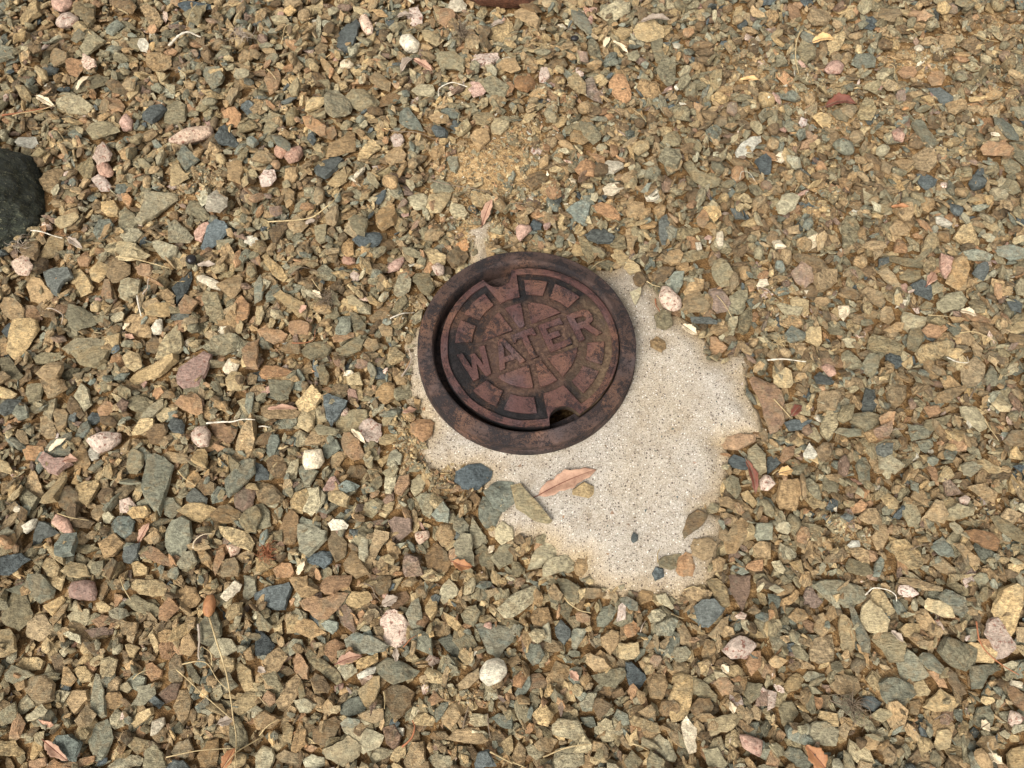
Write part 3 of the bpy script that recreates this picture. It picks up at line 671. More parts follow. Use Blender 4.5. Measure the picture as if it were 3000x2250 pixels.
# ------------------------------------------------------------ the stones one can pick out in the photograph: outline in photo pixels, colour class
CLS['r'] = (92, 58, 40)
STONES = '''y 63,61 73,49 98,31 124,21 128,56 102,66 83,81 66,78
p 161,25 170,3 190,0 217,14 215,27 190,46 166,37
P 170,75 190,56 212,51 234,63 217,81 190,88 175,83
y 231,37 255,25 261,44 287,46 288,73 268,93 248,68 232,61
b 333,17 339,3 367,4 387,14 406,37 394,58 370,48 339,32
G 309,81 322,68 346,62 363,78 346,92 331,105 312,95
t 419,37 441,27 465,42 477,64 460,85 445,81 428,54
g 546,58 584,37 611,31 597,64 589,92 560,76
u 526,20 543,14 577,10 618,14 621,25 584,31 546,36
G 215,127 227,110 244,102 256,112 251,126 231,137
w 407,136 412,119 429,118 436,132 429,153 412,148
g 244,153 265,126 285,115 317,134 299,146 263,175
t 151,183 160,163 180,157 207,170 204,187 163,200
G 0,190 17,153 54,163 56,190 20,199 0,204
o 204,217 207,197 224,191 249,193 248,210 231,231 210,226
P 249,197 255,178 292,200 294,214 271,224 255,210
t 433,190 439,166 465,162 502,168 501,193 482,207 451,207
g 215,261 238,238 288,222 321,238 312,258 278,270 234,278
G 601,231 611,212 650,212 662,238 653,253 624,268
o 307,302 319,288 353,295 365,316 361,331 322,329
p 358,373 367,356 380,347 395,363 390,383 365,390
u 421,339 438,317 475,309 491,322 475,343 451,367 424,356
g 487,339 495,312 523,299 550,316 543,356 506,370 485,360
l 170,299 190,295 210,282 238,288 271,312 251,331 207,334 176,322
P 506,424 519,409 557,392 621,379 626,404 597,421 543,438 509,434
u 635,417 648,390 665,378 699,421 689,434 645,428
g 263,394 285,380 331,377 357,400 316,411 278,417
w 44,414 54,402 102,400 110,421 92,434 54,428
P 268,458 282,424 305,418 329,451 322,472 285,478
p 287,492 305,474 322,485 339,511 329,524 299,523
P 274,534 295,519 316,529 329,550 322,563 295,562
t 120,533 143,506 170,492 185,502 176,540 160,567 132,557
g 221,492 238,475 271,465 284,492 275,529 251,526
G 526,475 543,438 587,475 550,509
y 502,543 509,482 529,489 555,528 529,543 509,549
t 665,482 709,468 713,509 706,540 669,529
w 1315,24 1324,3 1347,0 1366,17 1364,32 1334,36
P 1191,48 1201,29 1225,27 1239,51 1235,75 1215,80 1198,64
o 1278,41 1293,29 1324,27 1335,48 1327,68 1307,80 1286,68
y 1237,92 1252,88 1298,117 1279,136 1245,119
w 1171,132 1181,115 1205,114 1232,139 1222,154 1191,159
P 1055,68 1062,53 1076,53 1094,85 1093,105 1076,107 1061,88
u 989,136 994,102 1015,81 1042,64 1055,81 1049,112 1032,146 1008,159
y 1434,98 1459,76 1498,64 1507,112 1469,119 1436,112
P 1383,173 1395,156 1456,154 1461,170 1446,187 1398,196
g 1279,170 1293,159 1334,158 1361,183 1356,212 1327,204 1293,204
t 1456,200 1480,182 1507,180 1524,217 1497,224 1459,204
l 1205,271 1229,249 1266,251 1275,275 1266,288 1225,282
p 1369,258 1385,244 1405,246 1425,268 1412,282 1388,288
g 1402,238 1446,232 1492,258 1473,288 1442,285
l 956,305 967,278 991,276 1021,302 1032,326 1028,343 981,355 958,333
g 1011,295 1032,268 1066,266 1110,299 1103,312 1062,329 1038,319
o 779,244 791,221 818,215 825,238 818,265 794,285
t 920,136 940,120 960,132 954,149 933,163
t 940,170 960,185 988,217 999,238 993,249 967,221 947,200
b 1108,316 1120,292 1150,282 1176,288 1157,309
t 1086,241 1100,219 1120,226 1145,244 1140,271 1117,265
G 1174,316 1198,319 1225,356 1244,387 1201,380 1171,360
g 775,407 781,370 794,334 830,351 818,377 794,400
G 798,400 821,394 848,417 855,441 842,441 811,424
t 960,458 967,424 1001,404 1018,383 1037,387 1038,441 1008,448 984,458
o 894,363 916,358 960,387 957,407 940,411 903,387
y 1049,468 1052,455 1076,428 1093,418 1118,438 1089,455 1062,473
u 923,499 950,475 984,460 1006,475 988,502 957,529 933,519
p 808,448 821,428 842,428 847,451 826,470 811,465
p 838,468 855,445 879,438 889,458 876,478 852,485
P 764,529 781,512 808,512 813,536 801,553 774,558
t 1123,468 1140,445 1178,438 1191,458 1181,475 1150,487
P 1145,404 1157,390 1174,390 1183,407 1174,426 1154,428
y 1439,370 1449,346 1473,334 1493,343 1490,373 1466,395 1442,390
y 1385,346 1398,327 1436,327 1447,343 1422,367 1395,363
t 1378,400 1395,383 1432,380 1434,411 1405,441 1388,421
G 1313,475 1320,456 1339,458 1344,489 1334,506 1320,499
g 1262,540 1279,524 1313,536 1327,557 1307,567 1273,562
y 962,540 981,516 1018,489 1030,501 1015,533 988,550
t 1508,44 1527,34 1561,44 1581,78 1573,102 1541,78 1510,58
b 1500,10 1520,5 1561,10 1585,48 1564,54 1527,34
G 1671,41 1697,37 1721,61 1738,92 1727,102 1704,93 1683,75
g 1721,129 1734,120 1751,132 1763,159 1751,178 1734,170 1722,149
g 1909,115 1941,119 1946,170 1934,190 1921,183 1911,153
y 1855,98 1867,83 1904,73 1941,88 1941,112 1894,126 1867,119
y 1938,81 1965,78 1968,92 1948,112 1939,98
P 1579,221 1585,200 1602,200 1611,224 1598,240 1581,238
o 1507,244 1517,226 1554,227 1573,255 1544,273 1510,261
y 1663,251 1690,238 1712,261 1715,292 1693,285 1670,271
m 1712,251 1734,244 1761,288 1763,309 1738,299 1719,288
o 1785,244 1805,221 1826,224 1846,265 1846,288 1829,302 1805,288 1787,265
t 1867,258 1877,241 1921,238 1934,278 1907,295 1883,278
y 1800,98 1816,78 1850,81 1853,98 1822,114
w 1634,73 1649,66 1661,80 1646,92
g 1921,217 1938,187 1951,190 1975,210 1972,251 1951,261 1931,238
w 1970,126 1985,122 2002,131 1989,140 1975,137
y 2148,44 2155,24 2172,22 2174,48 2160,73 2146,64
l 1751,34 1771,24 1805,7 1846,10 1843,34 1812,51 1792,61 1765,44
w 2158,441 2169,421 2199,400 2228,395 2230,411 2206,438 2179,458 2162,455
g 1933,455 1951,431 1989,438 1997,462 1982,492 1948,482
g 1697,360 1717,360 1760,383 1758,400 1738,414 1710,390
t 1671,400 1683,380 1710,390 1731,414 1704,428 1673,417
o 1683,499 1700,478 1734,475 1746,492 1738,519 1704,516
w 1763,485 1782,468 1826,475 1826,489 1799,506 1775,512
o 1727,445 1748,445 1773,458 1771,475 1755,478
g 2004,489 2019,475 2043,509 2107,533 2097,550 2057,553 2029,529
y 1931,383 1945,370 1968,372 1967,390 1941,397
g 1938,421 1955,394 1982,383 1997,404 1989,428 1955,434
b 1536,533 1554,509 1585,499 1604,516 1595,543 1561,557
w 1766,557 1782,543 1809,543 1824,560 1795,577 1771,574
u 2211,475 2240,462 2257,475 2257,512 2230,509
o 2303,27 2314,12 2335,17 2348,51 2335,63 2314,51
t 2362,61 2376,37 2413,32 2435,51 2423,75 2386,80
G 2347,105 2352,88 2369,97 2403,126 2396,134 2362,126
y 2423,129 2440,109 2467,98 2472,119 2460,146 2433,159
g 2333,149 2348,124 2386,143 2387,166 2362,187 2342,173
t 2576,34 2586,17 2630,27 2639,48 2617,66 2576,51
u 2528,85 2535,51 2555,49 2572,75 2552,90
p 2412,210 2423,192 2447,187 2469,200 2460,221 2426,222
o 2628,215 2640,204 2671,203 2684,215 2674,227 2647,229
o 2717,231 2729,210 2752,210 2768,226 2756,251 2729,251
b 2813,132 2844,114 2881,143 2854,165
G 2494,190 2508,163 2542,158 2562,176 2559,200 2521,204
t 2464,316 2484,300 2518,316 2494,344 2471,329
g 2437,333 2460,316 2488,339 2481,356 2450,346
g 2510,339 2528,299 2552,305 2562,329 2549,356 2518,353
G 2673,367 2678,350 2705,351 2732,394 2749,417 2718,438 2695,407
u 2722,256 2759,255 2790,288 2786,307 2762,302
o 2878,431 2898,412 2939,421 2966,441 2956,455 2888,448
o 2900,451 2915,433 2932,429 2932,462 2919,465
g 2942,482 2959,458 2983,482 2988,509 2969,519 2946,502
G 2915,343 2942,343 2973,370 2986,404 2959,400 2919,367
u 2684,516 2698,512 2742,529 2735,546 2712,560 2688,540
t 2673,462 2705,441 2729,448 2739,482 2718,506 2681,495
t 2623,472 2640,465 2683,470 2664,492 2644,499
y 2376,343 2403,339 2433,353 2430,377 2410,377
y 2393,438 2406,428 2432,439 2423,451 2396,451
p 2611,390 2627,383 2647,400 2644,417 2623,411
t 2752,115 2766,98 2796,105 2800,129 2769,146 2756,132
G 2253,282 2318,271 2342,295 2328,300 2287,292
g 2959,417 3003,417 3003,482 2973,458
t 2766,312 2807,305 2827,326 2793,343 2773,336
w 2679,136 2691,131 2706,143 2698,149 2684,146
l 402,653 417,631 434,573 516,573 516,590 475,621 448,644 421,661
y 300,597 333,592 350,614 348,636 316,634 302,621
o 360,573 377,571 389,587 380,611 363,594
t 173,641 187,614 224,612 231,626 210,641 183,648
y 173,655 231,636 239,651 214,672 187,680 173,668
G 273,678 288,644 322,643 334,661 312,697 288,699
g 350,624 367,609 397,631 404,658 390,678 353,680
l 356,695 377,677 411,678 423,690 400,716 370,712
l 499,665 512,651 550,678 567,699 557,714 502,716
w 618,636 631,594 648,585 679,607 677,631 655,648 624,643
g 546,624 557,590 587,594 614,641 594,651 570,638 550,634
p 570,682 587,655 611,653 616,668 590,709 574,702
u 590,722 611,668 638,652 665,661 675,685 645,706 604,736
y 119,756 146,699 163,692 188,699 183,729 163,750 126,760
b 66,709 109,706 119,739 109,767 81,760 64,739
P 36,770 58,750 81,750 98,780 81,807 51,801
l 316,733 339,714 373,714 414,733 443,756 417,770 380,775 326,767
l 453,719 475,716 526,733 519,760 499,770 482,763 458,733
y 265,797 292,768 322,780 324,797 292,828 271,821
t 321,814 343,767 360,767 385,784 383,807 353,831 333,834
o 394,780 414,770 445,780 446,797 428,809 404,801
o 227,756 251,736 271,756 258,780 231,777
b 92,794 119,763 149,773 146,801 117,814
u 136,807 170,795 210,797 221,821 197,834 173,872 146,841
y 217,797 238,794 277,845 271,858 238,870 222,834
o 295,863 307,819 322,821 329,875 304,877
t 81,841 105,818 126,821 156,862 149,889 119,892 92,879
l 355,858 360,828 380,820 417,826 411,868 383,885 360,879
u 506,851 536,804 557,794 560,814 543,872 524,901 516,868
o 526,902 546,870 584,890 563,919 533,921
g 594,879 607,857 638,862 645,882 658,926 635,946 607,919
y 434,919 465,896 501,894 499,930 475,936 438,933
w 577,814 597,811 648,834 645,851 621,845 580,824
t 638,841 682,806 708,814 706,851 682,879 655,855
o 686,889 706,863 730,889 723,930 696,948 687,930
o 58,916 81,896 105,897 117,919 112,941 85,941 61,930
t 10,902 27,882 54,884 73,909 68,943 51,955 20,926
g 204,940 214,909 251,911 285,936 282,953 234,975 217,967
y 32,1035 37,1001 51,950 81,943 112,946 119,970 78,1031 51,1055
t 363,940 390,923 428,923 445,967 445,991 407,987 370,967
w 441,967 465,938 479,940 475,975 451,980
l 183,1018 217,991 271,986 302,997 295,1018 238,1028 204,1036
g 215,1036 258,1025 305,1018 326,1031 316,1062 282,1081 244,1072
y 299,987 353,982 350,1011 319,1028 302,1008
l 458,1053 485,1008 524,961 536,987 540,1028 523,1045 468,1055
g 597,1018 631,991 679,984 733,1004 706,1021 658,1040 621,1038
p 523,1106 529,1086 597,1035 621,1045 611,1086 587,1133 543,1140 526,1126
y 360,1048 383,1030 407,1038 414,1072 390,1086 367,1072
y 380,1113 411,1086 523,1048 523,1065 468,1106 390,1126
g 0,1052 31,1048 48,1072 68,1099 54,1113 14,1113
t 109,1096 132,1072 185,1058 187,1086 176,1109 143,1120
g 102,1052 126,1035 173,1033 180,1048 143,1065 109,1069
w 653,1082 669,1055 689,1048 701,1065 689,1089 662,1094
b 431,1011 451,986 479,1001 455,1035 431,1031
o 709,1028 726,1004 757,991 757,1082 723,1072
y 660,1106 675,1087 699,1091 719,1109 706,1140 665,1140
t 0,994 20,991 37,1011 20,1035 0,1038
u 0,967 24,943 46,957 48,994 20,987
t 1101,631 1117,611 1154,605 1164,641 1157,668 1123,682 1106,665
l 1195,583 1215,573 1242,571 1254,583 1245,614 1218,617 1205,604
y 1252,614 1259,583 1307,568 1320,570 1310,600 1290,627 1262,629
l 1317,614 1324,595 1357,604 1373,627 1361,643 1330,638
u 1037,709 1055,692 1110,687 1119,699 1110,719 1089,729 1055,726
g 1021,644 1038,629 1076,641 1076,658 1066,690 1045,685 1028,661
g 1181,729 1201,729 1242,746 1239,760 1215,756 1188,746
b 1110,716 1140,699 1159,709 1154,726 1123,738
u 1188,729 1201,729 1244,745 1235,760 1212,756 1191,750
y 1244,739 1262,729 1307,750 1300,773 1279,777 1259,763
b 1308,760 1334,729 1357,719 1371,753 1354,777 1327,787
P 1266,784 1283,772 1301,784 1300,804 1279,807
p 1001,763 1008,750 1040,756 1042,773 1021,778 1005,773
p 1127,801 1157,770 1184,762 1188,773 1171,797 1144,804
P 1025,804 1038,794 1055,807 1052,821 1032,823
g 932,794 954,778 984,804 981,821 943,819
y 775,773 787,753 818,777 841,814 830,826 801,807
t 843,668 865,644 882,638 903,661 886,682 862,689
b 791,682 818,655 848,644 842,672 808,726
g 923,665 960,661 954,709 940,716 926,702
t 1001,736 1008,716 1037,687 1035,746 1018,753
y 808,879 828,865 893,892 889,923 876,933 855,913
G 779,868 804,821 828,862 804,879 781,884
l 1157,848 1171,818 1195,809 1205,828 1198,858 1171,875 1156,865
g 1210,821 1222,809 1256,807 1273,851 1259,872 1232,858
G 984,963 998,930 1025,924 1028,967 1011,980 984,977
g 1028,923 1045,924 1072,953 1072,987 1049,992 1035,963
g 1137,923 1161,892 1188,870 1196,889 1171,919 1144,936
b 1081,926 1110,902 1144,890 1144,906 1117,930 1089,938
b 1079,967 1103,940 1127,928 1127,946 1096,977 1083,977
o 845,940 879,940 913,960 910,984 865,989 848,970
o 758,974 781,957 818,970 845,984 831,1004 804,1011 774,1001
g 884,1031 903,1008 940,1002 971,1021 960,1041 913,1055 893,1045
g 988,1025 1021,1008 1055,997 1069,1001 1055,1028 1018,1045 991,1041
y 1137,1048 1144,1021 1157,1021 1188,1045 1181,1062 1150,1072 1139,1065
t 1066,1014 1083,997 1106,1001 1111,1021 1089,1035
o 760,1092 774,1072 811,1072 862,1092 838,1106 794,1113 767,1106
t 876,1096 910,1052 918,1092 893,1099
b 818,1025 859,1001 882,1008 882,1038 842,1038
l 1208,930 1239,907 1235,943 1218,953 1205,943
y 1076,879 1089,872 1117,896 1106,902 1086,896
y 1015,868 1032,863 1069,892 1055,899 1021,889
t 1110,960 1127,950 1150,963 1150,984 1120,984
y 1015,1106 1052,1091 1062,1126 1021,1126
t 1154,1109 1174,1092 1198,1109 1191,1130 1164,1128
g 930,1082 954,1075 967,1106 960,1130 943,1130
o 977,994 998,977 1038,984 1038,997 1008,1008 981,1008
t 787,1113 862,1103 879,1120 818,1133
y 750,897 770,897 775,919 760,950 750,946
G 750,845 767,816 775,848 770,882 750,894
P 1929,875 1941,845 1962,848 1992,882 1992,909 1972,918 1941,902
g 1917,926 1938,909 1965,914 1968,953 1951,965 1924,958
t 1907,997 1924,984 1948,1001 1951,1018 1938,1031 1907,1014
o 1734,600 1761,595 1792,607 1814,634 1809,651 1775,638 1751,624
G 1660,617 1690,594 1717,583 1731,594 1724,624 1710,661 1683,644
u 1714,692 1738,675 1771,675 1799,699 1792,716 1751,717 1724,706
p 1512,675 1520,668 1551,670 1556,682 1524,712 1514,699
u 1553,661 1563,639 1588,655 1585,672 1564,675
g 1695,697 1710,695 1741,729 1738,763 1724,770 1707,739
y 1673,739 1685,716 1704,722 1715,736 1710,750 1683,750
y 1799,729 1819,724 1843,753 1833,773 1816,780 1807,760
g 1744,770 1782,758 1809,770 1782,790 1751,780
b 1855,814 1867,794 1883,789 1895,821 1880,841 1860,831
y 1829,784 1843,756 1873,780 1877,794 1846,804
t 1833,678 1856,675 1868,695 1856,726 1846,748 1836,726
g 1788,719 1805,678 1829,695 1834,726 1812,729
t 1833,624 1853,597 1883,597 1889,617 1867,644 1839,638
u 1929,658 1951,634 1960,661 1948,719 1938,719 1929,689
g 1962,689 1985,672 2043,667 2050,678 2002,702 1972,700
t 1945,767 1958,743 1985,739 1999,753 1989,780 1965,784
g 1992,753 2026,743 2070,748 2067,763 2016,773 1995,780
b 1911,804 1938,787 1975,787 1965,807 1931,831 1917,824
G 1948,831 1972,804 2002,801 1999,834 1982,862 1958,851
g 2080,801 2087,780 2104,773 2128,797 2148,834 2138,851 2107,855 2090,834
t 2002,858 2029,818 2060,824 2057,851 2033,868 2009,870
t 1997,896 2009,875 2046,865 2074,909 2067,921 2016,923
m 2070,896 2077,855 2107,848 2138,896 2131,913 2097,923
g 2138,868 2165,851 2189,851 2189,875 2165,909 2141,899
g 2162,970 2165,930 2202,892 2202,943 2189,974 2175,979
u 2026,926 2077,930 2099,943 2097,952 2043,946 2028,940
o 2080,991 2097,989 2131,1018 2107,1038 2082,1035
o 2043,634 2057,614 2070,617 2077,644 2060,667 2046,658
w 2096,689 2111,689 2114,729 2102,734 2094,716
w 2036,716 2053,714 2057,733 2043,739
t 1916,611 1931,594 1951,607 1945,631 1928,641
y 2057,621 2104,614 2109,638 2090,658 2074,638
t 2079,967 2090,953 2128,958 2128,974 2101,987 2079,977
o 2189,838 2206,834 2211,851 2196,858
w 2218,834 2226,818 2247,818 2252,834 2230,843
G 1626,709 1636,680 1651,692 1649,722 1632,722
l 1846,855 1877,841 1878,858 1863,892 1853,875
g 2131,967 2138,930 2162,926 2162,943 2145,982
t 2165,1021 2179,1011 2206,1028 2199,1041 2179,1035
g 2465,658 2481,634 2505,644 2516,675 2505,716 2484,736 2467,722
l 2274,604 2291,573 2318,570 2340,583 2328,614 2301,629 2281,624
p 2752,794 2751,755 2779,763 2807,785 2779,814 2766,818
t 2617,648 2637,627 2667,626 2684,644 2671,672 2633,668
y 2793,699 2807,672 2834,665 2864,709 2861,721 2820,719
w 2735,641 2752,639 2785,661 2779,667 2739,661
o 2617,733 2623,709 2645,707 2659,733 2654,741 2617,745
l 2649,699 2661,699 2688,719 2691,739 2674,736
y 2701,739 2712,699 2729,682 2749,689 2752,716 2732,736 2712,746
g 2586,753 2606,748 2657,763 2701,773 2695,787 2650,780 2596,763
b 2323,753 2362,753 2410,767 2426,787 2386,811 2365,794
m 2314,807 2338,782 2369,797 2379,831 2355,848 2325,828
t 2382,814 2413,797 2447,797 2447,831 2420,851 2386,860
y 2698,780 2715,760 2742,760 2745,784 2718,807 2701,797
t 2569,797 2600,784 2637,851 2627,857 2589,824
g 2637,807 2661,787 2695,794 2691,824 2667,828 2640,818
u 2661,845 2688,831 2715,845 2725,872 2718,884 2678,868
b 2800,855 2793,834 2827,756 2834,818 2827,851
t 2769,831 2779,780 2807,756 2827,801 2827,848 2807,851
G 2801,753 2844,743 2895,763 2885,777 2834,770
G 2908,733 2946,726 3000,739 3000,763 2956,767 2922,753
t 2520,855 2535,845 2576,858 2596,882 2583,897 2545,879
b 2460,858 2474,846 2521,872 2501,885 2467,872
l 2264,879 2308,892 2348,909 2331,940 2301,923
y 2316,879 2325,874 2369,882 2369,902 2348,919 2318,899
g 2742,892 2769,868 2807,862 2827,885 2810,913 2762,919 2745,906
t 2572,919 2586,902 2603,906 2623,933 2603,950 2579,940
l 2640,936 2647,913 2684,930 2710,936 2701,960 2661,974 2644,960
o 2691,977 2708,962 2735,970 2745,994 2732,1001 2705,994
g 2549,997 2562,977 2606,991 2647,1014 2637,1038 2589,1028 2555,1018
g 2654,1001 2661,972 2688,970 2703,987 2681,1035 2654,1025
y 2681,1038 2701,1014 2773,1001 2779,1031 2739,1062 2695,1065
u 2594,1045 2613,1035 2654,1055 2650,1069 2627,1081 2603,1072
g 2467,1038 2488,1026 2518,1058 2525,1075 2481,1086 2467,1062
g 2527,1065 2549,1035 2579,1045 2569,1079 2538,1096
p 2406,1075 2420,1067 2437,1075 2445,1099 2430,1106
u 2386,1103 2403,1089 2443,1116 2433,1126 2393,1123
y 2267,1103 2294,1082 2314,1092 2323,1120 2314,1133 2270,1133
t 2817,1113 2820,1072 2851,1048 2878,1079 2878,1106 2854,1133 2824,1133
g 2888,1099 2905,1069 2922,1092 2932,1126 2895,1130
o 2824,923 2854,918 2912,936 2912,946 2854,946
b 2844,946 2895,946 2949,987 2929,994 2881,974
u 2942,892 2963,887 2983,902 2980,923 2956,916
l 2968,841 2980,823 3002,821 3002,868 2976,862
G 2299,980 2318,957 2359,977 2355,994 2321,1004 2301,997
y 2352,991 2362,970 2396,967 2404,1004 2396,1018 2359,1004
g 2416,958 2440,957 2471,977 2460,987 2430,980
w 2450,906 2477,906 2482,926 2467,945 2454,933
o 2532,960 2555,946 2557,963 2532,974
t 2589,967 2623,946 2650,946 2644,967 2610,974
t 2837,1004 2851,1001 2874,1028 2868,1048 2851,1045
y 2952,974 2983,940 3002,940 3002,970 2969,982
y 0,1163 0,1136 31,1143 48,1153 37,1165 14,1168
g 78,1157 85,1129 129,1126 122,1160 102,1184 85,1180
t 134,1126 200,1126 210,1151 170,1177 156,1177 146,1150
l 221,1163 244,1129 265,1146 273,1187 251,1207 238,1184
u 2,1184 20,1167 54,1170 61,1187 41,1207 17,1221 3,1211
o 287,1201 312,1180 329,1179 338,1197 312,1218 292,1218
b 195,1190 204,1157 224,1174 244,1211 231,1224 204,1211
t 154,1197 187,1197 199,1211 193,1245 170,1265 163,1248
G 51,1221 68,1197 95,1204 95,1231 68,1241
t 122,1224 149,1221 163,1255 160,1279 136,1282 120,1269
G 217,1272 238,1241 258,1231 263,1255 238,1282 219,1289
G 141,1330 163,1299 217,1275 207,1336 170,1340 146,1341
P 266,1299 305,1279 358,1275 356,1296 326,1323 299,1336 282,1323
u 256,1221 271,1207 295,1214 299,1228 271,1245 258,1238
p 117,1350 132,1326 160,1343 204,1347 210,1360 170,1391 146,1384
o 68,1316 88,1306 122,1309 127,1326 115,1347 78,1347
w 256,1326 268,1308 292,1326 288,1343 268,1348 256,1336
t 214,1330 231,1306 255,1319 263,1357 248,1379 221,1377
g 377,1177 407,1163 448,1177 431,1207 400,1207 380,1194
l 417,1228 428,1190 475,1170 475,1194 451,1224 421,1238
y 456,1218 479,1192 516,1192 506,1211 475,1235 462,1228
y 382,1275 417,1231 451,1231 448,1248 414,1269
b 429,1269 448,1248 489,1245 492,1265 462,1299 438,1296
u 492,1248 502,1221 533,1231 540,1245 536,1272 506,1265
o 523,1190 543,1167 577,1160 592,1177 594,1211 577,1218 550,1207
g 567,1177 577,1177 607,1241 604,1252 590,1248
P 560,1272 577,1252 604,1250 621,1275 611,1309 584,1311 563,1292
o 613,1238 645,1238 691,1258 682,1285 665,1299 638,1282 621,1262
t 475,1333 492,1323 543,1330 558,1347 550,1357 509,1355 482,1347
y 562,1350 577,1316 597,1314 606,1330 604,1372 577,1360
G 416,1414 428,1333 448,1328 472,1336 499,1360 489,1414 465,1503 451,1493 424,1455
g 375,1374 380,1330 400,1319 426,1336 424,1367 404,1391 383,1387
y 226,1425 251,1411 292,1411 295,1425 261,1486 238,1469 227,1445
b 178,1465 190,1431 210,1428 231,1445 243,1482 204,1496 183,1486
y 117,1469 163,1408 190,1381 193,1408 170,1469 132,1474
t 70,1414 95,1377 112,1391 131,1448 119,1459 92,1445
b 285,1452 299,1431 326,1431 339,1455 326,1476 295,1472
t 339,1448 373,1414 392,1431 360,1469
y 377,1506 397,1489 438,1487 448,1506 428,1521 390,1520
t 268,1503 278,1479 299,1479 309,1503 292,1528 275,1520
l 302,1513 319,1494 339,1516 322,1533 305,1530
G 329,1537 346,1516 380,1515 395,1530 390,1564 370,1579 339,1560
G 492,1560 509,1530 536,1516 560,1533 565,1577 543,1618 519,1645 506,1635 489,1598
G 479,1459 509,1460 529,1486 502,1523 482,1506
u 545,1452 567,1428 604,1459 601,1476 570,1477 546,1465
y 526,1499 550,1482 594,1477 638,1493 618,1513 590,1530 563,1526
b 582,1414 604,1401 635,1421 628,1448 601,1452 584,1431
t 682,1336 706,1279 747,1231 750,1296 723,1347 699,1360
G 663,1408 699,1364 723,1352 750,1353 750,1391 713,1425 675,1455 665,1448
m 686,1459 713,1428 750,1442 740,1479 706,1499 692,1486
t 621,1513 645,1486 669,1479 708,1506 686,1530 635,1537
y 645,1543 679,1547 723,1560 743,1591 733,1615 692,1601 652,1567
g 704,1526 719,1496 752,1482 767,1509 752,1557 723,1559
P 667,1601 679,1596 711,1599 699,1621 679,1632
u 88,1608 102,1564 122,1530 149,1537 170,1564 126,1577 98,1608
p 156,1533 173,1506 204,1523 219,1564 200,1567 170,1547
b 195,1530 210,1516 251,1520 280,1533 265,1550 217,1550
G 176,1601 193,1574 234,1567 241,1594 231,1632 204,1638 180,1632
y 122,1594 146,1601 187,1635 190,1655 149,1632
t 292,1594 339,1564 370,1594 339,1628 309,1635
u 360,1628 370,1604 412,1593 404,1632 383,1650 363,1645
o 423,1635 451,1606 475,1615 502,1638 519,1666 475,1655
t 0,1408 20,1408 27,1428 7,1448 0,1445
u 0,1655 34,1635 75,1628 100,1645 68,1672 41,1689 0,1689
y 124,1659 139,1637 166,1638 185,1666 176,1689 143,1689
y 183,1676 204,1645 248,1655 265,1689 204,1689
g 265,1676 271,1649 305,1642 305,1672 285,1689
y 383,1649 407,1645 434,1662 428,1683 394,1686
t 648,1669 658,1642 692,1635 706,1669 699,1689 652,1689
t 575,1601 590,1598 621,1632 621,1669 594,1649
o 626,1666 635,1615 652,1601 655,1635 631,1683
l 519,1652 543,1618 567,1615 577,1645 550,1666 526,1664
w 36,1487 51,1479 64,1491 51,1499 37,1496
w 66,1550 105,1525 119,1525 112,1547 88,1567
y 0,1343 31,1360 42,1381 37,1391 0,1381
y 867,1180 896,1150 916,1131 947,1163 926,1197 903,1206 879,1202
u 949,1163 964,1155 981,1163 1015,1174 1011,1190 971,1248 957,1221 950,1187
g 794,1126 865,1126 848,1174 818,1179 801,1167
t 964,1143 984,1126 1018,1129 1021,1146 1011,1163 971,1157
t 1103,1153 1123,1126 1157,1126 1157,1170 1127,1187 1103,1167
y 1025,1126 1059,1126 1064,1170 1049,1170 1032,1143
g 1157,1143 1188,1133 1208,1146 1201,1170 1167,1179 1157,1167
t 770,1199 784,1190 852,1192 876,1207 862,1224 787,1230 772,1218
y 872,1238 882,1211 923,1211 920,1252 903,1267 876,1252
l 926,1197 940,1192 954,1214 957,1235 940,1235 930,1224
g 988,1224 1038,1207 1076,1206 1079,1221 1055,1262 1001,1269 988,1245
G 808,1241 838,1224 872,1223 874,1241 852,1255 818,1255
G 779,1319 791,1275 814,1275 820,1292 804,1330 787,1336
P 1055,1258 1066,1238 1086,1230 1117,1245 1117,1269 1106,1294 1076,1294
o 1001,1296 1008,1270 1025,1270 1055,1292 1066,1330 1055,1343 1032,1345 1005,1316
o 1205,1241 1225,1224 1259,1228 1271,1238 1262,1275 1239,1294 1205,1265
w 891,1347 896,1326 943,1323 949,1353 937,1374 899,1379 891,1364
t 971,1326 1011,1323 1016,1336 977,1381 971,1360
G 947,1306 967,1289 988,1292 998,1316 960,1343 947,1333
b 781,1350 801,1336 828,1343 845,1377 831,1397 808,1399 787,1377
u 750,1357 770,1364 787,1384 787,1404 750,1409
G 877,1374 893,1367 933,1384 910,1425 896,1428 882,1397
b 1015,1387 1028,1367 1062,1364 1081,1384 1066,1401 1021,1396
l 1133,1360 1144,1323 1157,1314 1179,1336 1174,1360 1150,1364
y 1105,1348 1137,1331 1137,1347 1117,1370
t 893,1292 913,1267 954,1272 964,1282 940,1302 896,1302
l 857,1279 879,1260 903,1272 896,1302 872,1309 860,1296
g 923,1255 933,1241 991,1258 981,1275 933,1272
y 1111,1285 1127,1272 1161,1272 1162,1292 1130,1304 1113,1299
l 1127,1431 1130,1397 1161,1392 1161,1421 1147,1447 1130,1445
o 1157,1428 1171,1397 1198,1394 1201,1418 1178,1453 1157,1442
l 1205,1408 1225,1391 1249,1397 1239,1431 1215,1452 1203,1431
p 947,1435 967,1401 981,1396 998,1421 988,1438
G 991,1425 1015,1408 1052,1421 1038,1435 1005,1447
t 752,1438 767,1411 798,1421 831,1452 821,1472 784,1479 757,1465
g 750,1509 750,1479 770,1476 787,1496 794,1540 770,1547 750,1550
y 855,1472 869,1445 896,1435 910,1452 886,1503 859,1496
